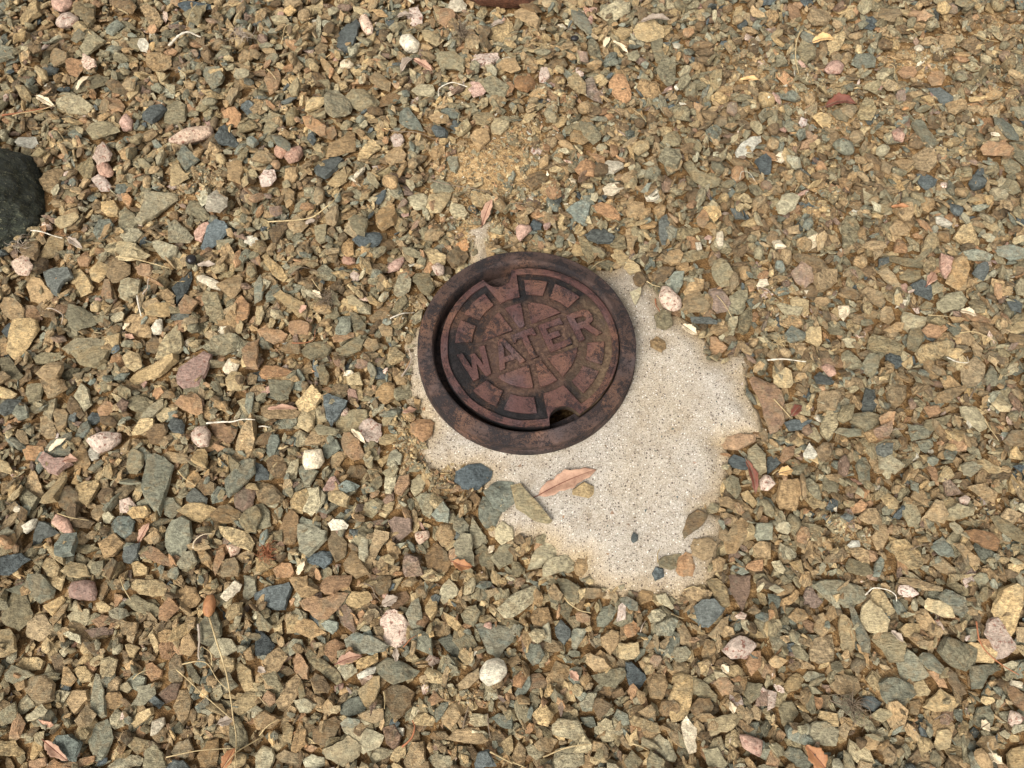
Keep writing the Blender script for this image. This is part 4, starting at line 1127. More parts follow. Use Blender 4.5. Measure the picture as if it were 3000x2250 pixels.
l 889,1496 910,1455 903,1435 937,1431 940,1486 913,1511
y 962,1448 971,1438 998,1442 1027,1459 1018,1487 988,1479 964,1465
u 1334,1418 1340,1387 1378,1367 1408,1364 1439,1387 1432,1411 1402,1437 1354,1435
G 1420,1445 1456,1414 1503,1418 1510,1465 1476,1499 1446,1489
G 1405,1486 1415,1462 1436,1465 1469,1503 1449,1543 1422,1547 1405,1520
g 1218,1459 1235,1447 1266,1448 1274,1476 1259,1516 1239,1503
G 1266,1509 1300,1472 1317,1496 1313,1532 1279,1526
g 1062,1503 1072,1472 1103,1459 1122,1472 1117,1489 1089,1515
y 1110,1506 1127,1472 1154,1469 1150,1493 1130,1516
b 816,1567 835,1520 855,1499 876,1516 876,1557 862,1591 831,1591
l 876,1540 906,1538 957,1560 957,1584 906,1632 882,1615 876,1577
G 876,1526 886,1513 937,1530 935,1545 903,1543
w 960,1533 977,1521 1008,1526 1021,1540 1015,1550 971,1552
t 964,1584 974,1554 994,1552 1015,1591 1011,1625 984,1642 967,1611
t 1083,1615 1100,1557 1140,1567 1140,1584 1113,1615 1089,1666 1069,1666
l 1052,1604 1059,1574 1077,1574 1079,1628 1069,1645 1052,1635
m 1137,1526 1157,1516 1205,1523 1205,1554 1171,1581 1150,1560
t 1276,1571 1293,1540 1320,1540 1335,1564 1320,1601 1296,1601
l 1329,1533 1344,1504 1374,1540 1371,1557 1351,1567 1330,1550
l 1376,1557 1385,1521 1422,1571 1424,1591 1395,1604 1385,1591
l 1330,1598 1351,1564 1381,1564 1388,1655 1361,1655 1334,1621
b 1249,1628 1279,1591 1310,1618 1324,1652 1303,1679 1256,1676
l 1451,1550 1473,1530 1500,1547 1502,1577 1469,1594 1452,1577
g 1439,1635 1463,1601 1500,1594 1500,1645 1463,1666
g 1391,1618 1415,1594 1442,1618 1449,1672 1412,1659
P 1217,1560 1256,1555 1259,1574 1229,1598 1218,1581
u 899,1632 947,1615 971,1618 971,1649 950,1666 906,1649
t 1008,1655 1038,1608 1086,1683 1045,1696 1015,1676
y 750,1635 781,1628 811,1652 770,1676 750,1672
o 801,1669 825,1649 852,1650 862,1676 852,1689 811,1689
m 1181,1669 1188,1618 1225,1635 1239,1683 1188,1689
u 1850,1574 1856,1559 1870,1567 1868,1582 1856,1589 1850,1582
l 1546,1669 1568,1615 1595,1576 1629,1611 1626,1632 1585,1659
l 1592,1672 1602,1645 1660,1623 1683,1652 1656,1672 1612,1689 1592,1689
t 1682,1659 1693,1635 1717,1638 1721,1666 1704,1689 1690,1683
b 2002,1557 2019,1509 2043,1493 2077,1506 2057,1537 2006,1577
t 2023,1601 2033,1581 2084,1579 2096,1594 2080,1635 2057,1640 2029,1628
g 1931,1642 1941,1632 1995,1620 1989,1655 1965,1669 1934,1659
o 1982,1669 1989,1635 2009,1618 2026,1625 2036,1659 2029,1686 1992,1683
u 1911,1679 1921,1662 1941,1666 1945,1689 1921,1700
o 2113,1302 2128,1282 2162,1274 2209,1279 2209,1296 2162,1319 2121,1316
u 2135,1347 2148,1335 2179,1347 2206,1377 2169,1377 2138,1367
l 2191,1323 2216,1302 2243,1330 2243,1381 2213,1391 2192,1357
g 2118,1411 2135,1397 2165,1401 2172,1431 2155,1459 2131,1438
y 2172,1445 2189,1438 2221,1472 2206,1486 2179,1462
P 2223,1408 2236,1394 2250,1397 2267,1421 2247,1440 2226,1435
g 2070,1493 2084,1472 2111,1479 2101,1499 2077,1504
t 2121,1577 2138,1554 2165,1523 2189,1526 2182,1574 2155,1618 2131,1621
t 2104,1459 2131,1457 2158,1479 2145,1493 2111,1482
G 2209,1571 2216,1537 2257,1537 2260,1581 2219,1584
t 2206,1604 2223,1588 2257,1591 2257,1635 2223,1642
g 1500,1645 1520,1649 1534,1672 1520,1689 1500,1689
w 2116,1659 2128,1650 2136,1666 2124,1676
y 1680,1435 1710,1414 1738,1425 1738,1445 1724,1457 1680,1448
m 2250,1133 2267,1126 2291,1187 2291,1238 2270,1265 2250,1272 2196,1126 2197,1106
t 2398,1201 2406,1146 2454,1145 2464,1160 2447,1201
u 2521,1194 2535,1140 2559,1146 2566,1187 2552,1207 2528,1206
t 2596,1153 2613,1134 2652,1133 2650,1167 2620,1201 2603,1180
y 2301,1187 2328,1175 2345,1187 2321,1214 2306,1207
g 2491,1238 2498,1214 2538,1209 2572,1221 2572,1241 2538,1279 2525,1255
l 2401,1252 2423,1204 2450,1214 2450,1248 2423,1291 2403,1269
t 2735,1174 2745,1155 2824,1131 2824,1146 2779,1180 2742,1184
o 2579,1224 2603,1204 2623,1207 2620,1241 2589,1245
o 2706,1190 2749,1190 2751,1211 2722,1224
l 2812,1194 2861,1194 2891,1231 2891,1252 2871,1262 2820,1221
g 2712,1245 2722,1224 2793,1209 2776,1238 2732,1257
m 2559,1262 2610,1235 2613,1262 2596,1292 2566,1279
l 2611,1262 2627,1252 2657,1292 2654,1304 2640,1296
G 2657,1245 2735,1258 2718,1282 2671,1292
G 2686,1292 2729,1285 2735,1306 2715,1326 2695,1313
u 2571,1306 2589,1296 2617,1297 2617,1326 2596,1335 2576,1326
w 2657,1330 2684,1326 2688,1343 2671,1353
l 2555,1343 2583,1341 2628,1377 2603,1401 2562,1384
G 2506,1367 2518,1343 2535,1343 2549,1370 2542,1418 2521,1414
o 2282,1347 2298,1313 2328,1306 2325,1333 2294,1357
w 2352,1330 2369,1302 2391,1336 2379,1347 2355,1343
b 2391,1316 2410,1299 2445,1299 2433,1333 2410,1352 2393,1333
l 2357,1258 2386,1253 2410,1282 2399,1294 2365,1279
u 2298,1238 2318,1231 2374,1235 2362,1252 2335,1262 2311,1262
G 2443,1269 2454,1258 2515,1262 2518,1279 2481,1284
u 2250,1340 2270,1335 2287,1357 2264,1377 2250,1386
t 2272,1465 2279,1414 2328,1411 2342,1438 2325,1499 2281,1493
g 2354,1408 2372,1401 2399,1421 2410,1462 2386,1455 2365,1431
g 2410,1414 2416,1392 2437,1397 2457,1421 2450,1445 2426,1445
y 2364,1462 2382,1455 2413,1476 2399,1486 2372,1484
o 2494,1486 2521,1465 2540,1479 2535,1496 2494,1506
t 2506,1523 2532,1496 2555,1494 2577,1520 2577,1540 2538,1538
u 2460,1516 2474,1506 2501,1516 2484,1532
t 2552,1571 2572,1537 2593,1533 2605,1564 2586,1608 2569,1608
y 2576,1452 2603,1442 2633,1469 2627,1489 2603,1489
g 2627,1493 2640,1476 2667,1476 2688,1516 2681,1543 2657,1543
t 2713,1503 2739,1465 2759,1469 2774,1509 2762,1533 2722,1523
g 2773,1496 2800,1476 2851,1493 2851,1509 2810,1520 2779,1513
t 2837,1428 2881,1418 2922,1445 2912,1472 2881,1462
P 2810,1459 2827,1450 2842,1462 2834,1479 2813,1476
m 2759,1404 2776,1408 2824,1445 2773,1452
g 2905,1516 2929,1513 3000,1560 3000,1591 2966,1577 2922,1547
G 2813,1364 2840,1355 2871,1370 2844,1397 2824,1391
y 2851,1347 2878,1345 2952,1377 2942,1391 2898,1384 2871,1364
o 2827,1557 2868,1554 2905,1564 2925,1584 2919,1611 2878,1601 2847,1581
y 2610,1611 2623,1584 2657,1581 2695,1618 2700,1655 2678,1669 2633,1642
G 2725,1601 2759,1574 2779,1598 2790,1632 2759,1628
t 2796,1594 2810,1591 2868,1635 2868,1655 2844,1655
t 2735,1635 2759,1632 2800,1676 2793,1689 2752,1676 2732,1655
w 2481,1598 2494,1584 2518,1584 2520,1601 2491,1604
t 2482,1608 2515,1604 2545,1618 2545,1655 2521,1652
g 2477,1659 2488,1638 2538,1655 2550,1683 2528,1689 2484,1676
t 2932,1513 2949,1489 2993,1506 2966,1538
o 2715,1367 2729,1355 2745,1377 2749,1421 2735,1414
l 2260,1649 2281,1645 2298,1672 2291,1683 2270,1672
G 2555,1689 2566,1649 2589,1625 2593,1652 2576,1689
y 2956,1323 2969,1309 2997,1336 2993,1348 2959,1343
b 2942,1289 2963,1262 3003,1258 3003,1306 2956,1306
g 20,1816 37,1772 51,1735 75,1733 98,1799 92,1816 58,1846 31,1833
g 83,1721 98,1687 136,1690 166,1728 160,1751 126,1768 98,1741
y 143,1687 197,1687 180,1731 156,1714
p 207,1731 217,1707 258,1702 282,1707 288,1738 282,1760 238,1760 210,1751
b 288,1751 295,1714 317,1687 319,1724 299,1762
y 387,1714 404,1702 468,1701 489,1718 479,1745 451,1750 414,1741
g 367,1765 394,1741 417,1755 448,1768 468,1789 451,1806 407,1792
o 334,1775 333,1738 360,1745 363,1755 343,1779
l 331,1796 353,1782 378,1789 387,1806 360,1818 339,1813
y 282,1768 305,1763 329,1779 322,1792 292,1794
o 468,1813 472,1782 509,1748 529,1782 492,1819
t 523,1731 543,1718 574,1724 587,1755 574,1775 540,1785 529,1751
w 655,1751 675,1728 696,1706 713,1718 706,1735 672,1765
l 714,1687 750,1687 750,1738 723,1758 713,1748
t 78,1853 85,1823 109,1804 136,1802 149,1826 176,1853 146,1867 115,1877 81,1863
y 126,1775 183,1745 190,1758 156,1804
t 156,1819 200,1772 210,1772 197,1799 166,1836
l 200,1806 221,1789 258,1785 263,1813 244,1836 217,1833
o 268,1819 299,1801 326,1809 326,1826 292,1840
m 248,1846 305,1836 329,1840 329,1857 271,1867
t 353,1833 373,1823 407,1826 406,1853 387,1865 360,1857
l 192,1857 210,1850 238,1863 238,1887 210,1874
y 434,1860 448,1843 462,1877 462,1904 451,1909
y 495,1877 512,1843 563,1818 550,1857 509,1880
y 0,1887 10,1850 37,1846 54,1870 61,1908 27,1925 0,1931
t 526,1914 536,1877 560,1857 580,1897 557,1921
g 584,1877 590,1830 624,1775 652,1830 652,1863 628,1891 601,1887
l 621,1904 645,1874 682,1877 699,1904 665,1921 635,1928
y 638,1945 655,1921 689,1928 689,1958 665,1986
y 689,1948 696,1940 736,1965 743,2013 716,2025 699,1992
y 49,1948 68,1926 109,1925 129,1938 119,1962 75,1965
g 27,1975 48,1952 81,1965 110,1979 54,2003 31,1996
t 71,2013 98,1986 143,1981 170,2006 166,2050 129,2065 102,2047
y 214,1965 227,1953 248,1952 271,1979 265,1996 238,1998
t 183,2003 190,1955 204,1955 226,1989 210,2009
b 149,1925 176,1914 193,1938 183,1975 163,1975
y 305,1931 326,1925 348,1935 339,1972 312,2003 299,1992
y 372,1891 383,1887 411,1899 394,1931 383,1925
o 428,1969 428,1947 448,1942 475,1965 472,1982 445,1996
b 495,1945 506,1911 526,1921 538,1969 533,1992 509,2006 495,1992
G 363,2003 394,1972 428,1986 424,2013 400,2023
l 389,2064 407,2033 404,2013 451,2003 455,2033 414,2070
G 270,2054 285,1979 295,1982 309,2023 314,2094 299,2101 271,2077
t 197,2054 207,2026 258,2021 268,2047 221,2093
t 302,2057 319,2030 346,2028 360,2054 336,2077 312,2074
t 309,2030 316,2003 343,1982 356,1992 343,2023
u 434,2050 455,2038 480,2060 465,2077
t 509,2070 526,2026 546,2023 563,2054 557,2101 540,2123 519,2094
m 465,2033 502,2003 529,2003 512,2047 485,2059
g 540,1942 557,1940 590,1986 584,2006 557,1989
y 682,2067 719,2030 750,2033 750,2074 706,2094 686,2081
l 51,2091 58,2057 78,2033 105,2067 68,2091
l 78,2104 119,2064 136,2081 126,2101 85,2111
g 0,2087 44,2057 51,2091 34,2115 0,2125
w 448,2111 485,2099 489,2121 465,2152 448,2155
y 383,2115 404,2091 448,2074 451,2091 394,2133
l 321,2104 336,2077 356,2091 360,2125 336,2135 322,2125
t 227,2111 255,2070 283,2094 265,2125 238,2128
G 136,2182 170,2155 210,2152 243,2176 224,2230 190,2223 160,2203
y 0,2172 44,2172 70,2206 51,2216 0,2213
l 319,2244 346,2223 383,2213 414,2223 407,2244 367,2250 326,2250
g 421,2244 428,2199 451,2182 475,2206 489,2244 475,2250 428,2250
G 261,2165 282,2125 316,2111 333,2162 305,2227 285,2227
y 383,2169 400,2159 455,2176 407,2210 394,2196
t 502,2206 523,2176 557,2165 567,2196 543,2221
t 584,2216 611,2172 641,2165 635,2244 590,2244
o 85,2230 136,2220 139,2240 112,2250 85,2250
o 136,2244 156,2223 187,2237 224,2230 231,2250 136,2250
y 92,2223 98,2172 119,2172 126,2196 102,2227
u 485,2250 509,2227 540,2227 560,2250
g 675,2101 699,2104 723,2145 726,2182 696,2196 675,2176
u 750,1738 791,1719 848,1709 854,1724 835,1785 798,1784 770,1768 750,1757
t 850,1697 899,1687 903,1718 933,1731 906,1751 882,1748
o 937,1724 950,1694 967,1687 1028,1687 1021,1718 994,1728 981,1743 954,1740
o 881,1763 920,1746 940,1755 984,1738 1015,1740 994,1775 960,1813 933,1813 893,1785
P 1117,1816 1137,1792 1157,1789 1188,1816 1205,1850 1184,1887 1164,1896 1127,1877
b 1089,1704 1113,1687 1144,1690 1147,1707 1137,1735 1110,1743
o 1144,1765 1161,1738 1188,1733 1198,1751 1164,1789 1147,1782
l 1189,1799 1205,1768 1225,1755 1235,1796 1239,1836 1225,1863 1205,1836
y 1245,1779 1259,1751 1279,1765 1281,1789 1266,1818 1249,1796
l 1286,1748 1296,1718 1317,1697 1344,1728 1340,1741 1300,1768
y 1015,1755 1032,1735 1076,1733 1089,1755 1055,1779 1018,1782
m 989,1785 1011,1772 1032,1789 1042,1843 1035,1852 998,1823
g 750,1830 757,1792 770,1802 799,1836 784,1850 757,1846
y 842,1819 862,1802 877,1806 867,1853 842,1855
t 867,1840 882,1811 913,1819 950,1853 913,1870 869,1850
G 945,1830 967,1818 994,1826 994,1843 977,1860 957,1846
u 750,1877 750,1846 777,1857 804,1891 777,1923 750,1918
G 1011,1874 1045,1853 1089,1863 1137,1891 1120,1908 1055,1913 1015,1894
o 950,1911 960,1884 984,1872 1010,1891 1005,1911 974,1936
G 1286,1877 1320,1860 1346,1887 1346,1945 1307,1904
G 1395,1833 1412,1828 1503,1840 1500,1877 1456,1928 1429,1911 1412,1870
w 1407,1969 1425,1938 1456,1930 1473,1938 1480,1972 1463,1996 1432,2008 1408,1989
g 1352,1799 1371,1779 1395,1775 1408,1796 1388,1836 1361,1823
G 1103,1955 1137,1928 1174,1938 1225,1965 1201,1989 1154,2004 1117,1982
w 1044,1975 1076,1958 1103,1953 1100,1972 1052,1991
l 988,1958 1001,1945 1032,1945 1044,1969 1011,1992
y 1042,1942 1059,1928 1103,1914 1106,1938 1072,1958 1045,1958
g 899,1921 913,1908 954,1935 994,1975 999,1996 984,2003 926,1958
o 859,1938 869,1911 882,1918 906,1955 903,1989 879,1986 862,1962
t 770,1942 787,1918 818,1897 840,1925 818,1965 798,1979
g 774,1982 811,1969 831,2013 828,2028 791,2009
t 811,2054 838,2006 869,1979 881,1992 879,2026 842,2084 818,2077
b 910,1992 926,1972 947,1982 967,2013 960,2030 930,2020
y 1052,2023 1096,1986 1117,1982 1117,2013 1086,2074 1072,2067
b 1125,2026 1157,2003 1188,2013 1215,2033 1205,2070 1164,2111 1133,2064
l 865,2054 896,2047 930,2064 910,2087 882,2087
o 770,2047 784,2023 804,2033 809,2057 791,2070
G 1001,2067 1021,2050 1055,2040 1072,2057 1066,2081 1028,2098 1001,2091
o 1249,2060 1273,2026 1300,2050 1266,2067
y 1212,2108 1225,2094 1249,2087 1273,2108 1266,2125 1218,2125
t 1296,2098 1320,2064 1344,2060 1357,2087 1320,2138 1296,2118
G 1271,2081 1293,2060 1320,2055 1300,2091 1279,2115 1271,2101
t 1340,2006 1371,1975 1402,1957 1405,1982 1371,2016 1347,2023
l 1369,2111 1378,2091 1425,2094 1429,2125 1391,2128
G 1442,2104 1463,2091 1500,2098 1500,2135 1466,2128
t 1307,2165 1337,2138 1398,2132 1425,2169 1395,2179 1340,2172
t 1050,2094 1089,2077 1120,2077 1120,2108 1093,2118 1066,2108
G 998,2118 1021,2101 1059,2108 1055,2121 1015,2142
l 1042,2121 1089,2138 1123,2155 1110,2186 1066,2206 1028,2155 1008,2132
l 950,2196 1011,2169 1025,2152 1059,2182 1052,2213 1008,2244 960,2220
m 1122,2135 1157,2125 1178,2155 1171,2179 1154,2194 1133,2176
l 1083,2216 1110,2189 1150,2199 1140,2216 1096,2237
y 1144,2223 1161,2189 1188,2182 1188,2210 1164,2233
t 1184,2230 1208,2176 1242,2172 1249,2230 1225,2250 1188,2250
b 920,2138 954,2111 981,2101 998,2115 981,2159 950,2189 920,2169
t 862,2162 876,2118 896,2142 896,2179 869,2203 855,2199
y 825,2132 838,2115 859,2132 852,2176 831,2169
t 750,2108 784,2084 831,2108 801,2135 760,2138
o 889,2193 910,2181 933,2189 913,2203
l 889,2227 913,2210 950,2220 954,2244 923,2250 896,2247
t 808,2216 835,2196 886,2210 879,2237 828,2233
l 750,2210 770,2186 801,2193 806,2220 794,2250 750,2250
t 1191,2250 1259,2250 1256,2230
u 1391,2237 1402,2206 1429,2199 1452,2244 1395,2250
l 1256,2223 1279,2210 1324,2216 1327,2247 1279,2250
b 1371,2193 1381,2182 1405,2213 1395,2230 1371,2216
y 1466,2176 1497,2152 1503,2196 1486,2220
t 1463,1782 1480,1751 1503,1748 1503,1813 1473,1806
y 1405,1802 1436,1802 1456,1819 1425,1826 1405,1819
l 1459,1785 1507,1741 1575,1714 1578,1731 1561,1765 1500,1809 1480,1809
u 2033,1779 2053,1762 2087,1760 2118,1785 2101,1809 2074,1836 2046,1830
t 2001,1738 2012,1723 2050,1721 2085,1738 2077,1757 2029,1763 2006,1751
t 1604,1731 1622,1711 1648,1741 1639,1760 1615,1751
g 1632,1694 1660,1697 1697,1718 1693,1765 1663,1762 1643,1728
b 1705,1741 1710,1724 1768,1731 1771,1748 1738,1755 1710,1753
t 1556,1809 1571,1782 1605,1780 1619,1823 1585,1836 1561,1826
g 1629,1779 1663,1763 1675,1782 1663,1818 1639,1796
o 1687,1799 1704,1791 1729,1806 1727,1819 1707,1823 1690,1816
G 1817,1758 1836,1748 1867,1765 1867,1789 1843,1785
t 1863,1748 1880,1731 1911,1738 1911,1758 1877,1772 1867,1765
l 1895,1809 1907,1792 1931,1789 1948,1806 1931,1826 1904,1826
l 1921,1745 1948,1738 1975,1779 1968,1784 1931,1765
G 1749,1809 1768,1779 1788,1772 1805,1785 1795,1813 1771,1835 1751,1833
t 1979,1826 1985,1806 2009,1836 2033,1880 2019,1894 1992,1884
m 2141,1728 2138,1687 2199,1687 2196,1731 2175,1792 2162,1762
y 2070,1704 2101,1697 2131,1724 2138,1772 2111,1782 2090,1751
l 1549,1857 1568,1843 1592,1846 1602,1867 1575,1886 1558,1877
u 1626,1840 1643,1818 1670,1846 1670,1867 1653,1889 1632,1867
G 1673,1853 1690,1840 1724,1840 1704,1877 1683,1909 1676,1891
o 1829,1836 1853,1818 1875,1840 1860,1860 1839,1867 1829,1850
t 1761,1867 1792,1846 1811,1853 1809,1887 1788,1918 1765,1891
y 1812,1887 1867,1882 1873,1914 1856,1931 1816,1936
t 1581,1884 1615,1875 1643,1884 1649,1908 1609,1913 1592,1904
G 1537,1904 1554,1887 1581,1891 1595,1918 1578,1942 1561,1948 1544,1925
t 1710,1925 1731,1914 1771,1931 1787,1955 1741,1965 1721,1945
g 1736,1979 1788,1962 1829,1958 1834,1975 1802,2016 1765,2006
u 1834,1975 1833,1942 1850,1942 1887,1975 1892,1989 1873,2016 1846,2009
t 1899,2003 1917,1975 1948,1975 1955,2009 1941,2047 1904,2040
G 1965,1918 1979,1897 2006,1894 2021,1911 2009,1935 1985,1942
t 2057,1904 2067,1874 2090,1880 2096,1908 2074,1935 2057,1925
P 2111,1908 2138,1877 2179,1870 2213,1891 2192,1918 2138,1933
o 2182,1945 2196,1911 2223,1911 2225,1952 2199,1979
y 1955,2054 1975,2006 2009,1975 2028,1986 2026,2047 2009,2101 1968,2111
b 2019,2077 2043,2047 2074,2048 2085,2070 2070,2108 2043,2111
g 2029,2026 2036,1982 2077,2009 2101,2037 2097,2057 2057,2047
o 2089,2003 2107,1979 2121,1979 2145,2009 2141,2030 2114,2038
t 2077,1860 2111,1816 2135,1806 2131,1840 2097,1870
y 2070,2108 2111,2098 2162,2087 2169,2104 2138,2138 2080,2155
w 1999,2118 2012,2101 2040,2135 2040,2199 2019,2205 2002,2159
p 2162,2155 2196,2160 2223,2172 2219,2216 2192,2203 2172,2189
l 1909,2169 1934,2152 1958,2169 1982,2216 1975,2230 1948,2223 1914,2189
l 1620,2125 1636,2108 1690,2111 1715,2162 1697,2177 1649,2159 1622,2152
l 1751,2118 1771,2104 1788,2111 1802,2145 1795,2169 1768,2174 1753,2142
G 1700,2101 1738,2098 1746,2128 1731,2132 1710,2121
y 1846,2111 1856,2098 1924,2118 1934,2145 1907,2142 1856,2125
l 1615,2244 1629,2199 1670,2189 1707,2199 1707,2237 1683,2250 1619,2250
y 1561,2094 1592,2059 1622,2094 1605,2128 1575,2118
G 1510,2030 1531,1996 1551,1979 1554,2009 1541,2030 1514,2040
o 1554,1979 1581,1972 1609,1999 1592,2016 1564,2013
t 1609,1979 1629,1938 1666,1955 1666,1999 1622,1999
t 1865,2087 1904,2064 1917,2081 1917,2111 1890,2111
G 1799,2101 1809,2077 1839,2094 1843,2121 1826,2125
b 1734,2070 1748,2047 1761,2047 1792,2067 1768,2094 1751,2108
G 1699,2060 1724,2030 1748,2030 1734,2081 1707,2081
g 2057,2196 2097,2189 2128,2237 2118,2250 2077,2244
t 1500,2216 1520,2172 1541,2196 1534,2233 1507,2230
l 1541,2189 1554,2179 1598,2206 1571,2227 1548,2210
t 1566,2179 1598,2155 1632,2169 1612,2203 1581,2199
g 1829,2230 1853,2199 1883,2230 1867,2250 1839,2250
g 1897,2230 1907,2199 1948,2230 1945,2250 1897,2250
g 2179,2030 2189,1999 2230,2006 2223,2040 2196,2060
t 2192,2084 2213,2064 2233,2081 2226,2111 2199,2101
G 2389,1711 2420,1697 2467,1697 2528,1718 2540,1745 2518,1765 2484,1770 2443,1762
y 2542,1755 2569,1718 2593,1741 2617,1792 2596,1807 2566,1779
y 2521,1809 2528,1775 2545,1760 2576,1789 2600,1823 2593,1850 2545,1853 2525,1830
G 2488,1774 2498,1775 2521,1819 2549,1870 2550,1908 2528,1904 2511,1867
y 2454,1843 2455,1802 2481,1816 2501,1867 2501,1897 2477,1913 2460,1891
t 2370,1914 2379,1870 2437,1862 2442,1891 2440,1938 2399,1942 2376,1935
g 2555,1874 2576,1855 2617,1853 2650,1891 2640,1938 2603,1938 2583,1904
G 2576,2003 2596,1987 2627,1989 2671,2009 2681,2033 2640,2070 2610,2074 2583,2040
G 2627,1938 2657,1904 2684,1928 2715,1979 2701,1989 2662,1996 2644,1986
y 2705,1768 2718,1755 2786,1775 2791,1809 2759,1807 2712,1785
G 2752,1751 2773,1728 2824,1751 2837,1785 2820,1806 2790,1792
t 2635,1707 2644,1692 2695,1697 2762,1721 2759,1731 2708,1729
g 2773,1718 2779,1697 2820,1718 2854,1735 2840,1748 2807,1738
y 2905,1789 2925,1731 2963,1716 2983,1724 2990,1772 2976,1840 2959,1863 2925,1823
P 2881,1857 2895,1816 2915,1811 2946,1853 2975,1891 2949,1918 2915,1928
g 2742,1908 2762,1869 2793,1877 2854,1904 2847,1945 2824,1965 2779,1948
y 2834,1887 2878,1887 2908,1911 2905,1942 2854,1938
G 2689,1931 2708,1911 2735,1918 2762,1952 2752,1975 2718,1958
y 2701,2070 2715,2050 2752,2020 2807,2054 2786,2082 2735,2084
y 2671,2006 2705,1994 2725,2023 2718,2037 2688,2038
y 2535,1989 2555,1965 2586,1989 2576,2023 2549,2009
t 2433,2009 2467,1975 2511,1986 2520,2016 2501,2040 2460,2033
l 2355,2138 2386,2115 2413,2116 2447,2142 2440,2182 2406,2182 2365,2165
y 2399,2101 2406,2082 2454,2091 2455,2128 2430,2121
g 2281,2077 2294,2057 2318,2054 2338,2087 2308,2138 2291,2115
o 2382,2054 2386,2040 2410,2043 2416,2070 2399,2077
y 2291,2013 2314,1982 2335,1972 2355,1986 2345,2013 2308,2030
l 2355,1982 2365,1967 2413,1975 2416,1989 2393,1998 2362,1996
m 2352,1755 2362,1724 2376,1721 2410,1762 2386,1780 2355,1775
t 2253,1938 2270,1919 2308,1935 2284,1957 2264,1952
l 2250,1816 2281,1816 2291,1836 2270,1863 2250,1863
G 2250,1741 2281,1741 2287,1772 2270,1787 2250,1782
o 2345,1819 2355,1809 2396,1830 2396,1846 2372,1853
g 2318,1897 2338,1884 2369,1921 2365,1938 2331,1925
y 2633,1843 2654,1828 2688,1830 2693,1850 2674,1865 2650,1863
y 2735,2176 2742,2142 2769,2135 2783,2152 2779,2189 2745,2198
G 2849,2111 2864,2074 2895,2070 2912,2091 2905,2125 2868,2128
l 2871,2142 2888,2132 2919,2169 2915,2186 2881,2165
y 2946,2210 2963,2193 3002,2186 3002,2250 2952,2250
y 2956,2159 2966,2145 2986,2155 2985,2172 2966,2174
G 2294,2210 2311,2189 2342,2196 2379,2237 2365,2250 2331,2244
P 2627,1738 2630,1718 2657,1718 2688,1741 2667,1750 2637,1748
o 2250,1819 2250,1789 2267,1792 2267,1806
u 2518,2064 2532,2040 2555,2040 2579,2060 2559,2087
g 2545,2098 2576,2077 2617,2084 2620,2094 2583,2115
t 2664,2054 2695,2050 2700,2067 2688,2094 2661,2087
w 2959,2006 2966,1992 3000,1999 3000,2016 2973,2013
P 2250,2081 2250,2023 2274,2030 2270,2070
b 2762,1975 2776,1958 2796,1975 2827,2030 2807,2037 2779,2006
o 2712,1965 2732,1962 2752,1979 2773,2016 2749,2013
y 2773,1687 2807,1687 2847,1687 2773,1711
t 2574,2199 2589,2189 2610,2210 2606,2237 2583,2237
t 2450,2138 2474,2116 2489,2132 2481,2169
G 2844,1952 2925,1945 2936,1962 2895,1979 2878,2013 2847,2016
o 2942,2006 2980,2016 3002,2033 3002,2087 2963,2054
g 1500,1425 1528,1420 1570,1468 1614,1522 1606,1530 1560,1520 1515,1490
r 1365,-45 1372,8 1400,22 1480,26 1545,24 1570,10 1575,-45'''
heroes = []
for ln in STONES.strip().split('\n'):
    p = ln.split(); pts = [tuple(map(int, q.split(','))) for q in p[1:]]
    A = abs(sum(pts[i][0] * pts[i - 1][1] - pts[i - 1][0] * pts[i][1] for i in range(len(pts)))) / 2
    cx, cy = sum(q[0] for q in pts) / len(pts), sum(q[1] for q in pts) / len(pts)
    if (cx + 55) ** 2 / 170 ** 2 + (cy - 560) ** 2 / 130 ** 2 < .8: continue
    heroes.append([p[0], pts, A, cx, cy])
order = sorted(range(len(heroes)), key=lambda i: heroes[i][2])          # smaller first, larger on top
top300 = set(sorted(range(len(heroes)), key=lambda i: -heroes[i][2])[:300])
singles = []
rest = Pile()
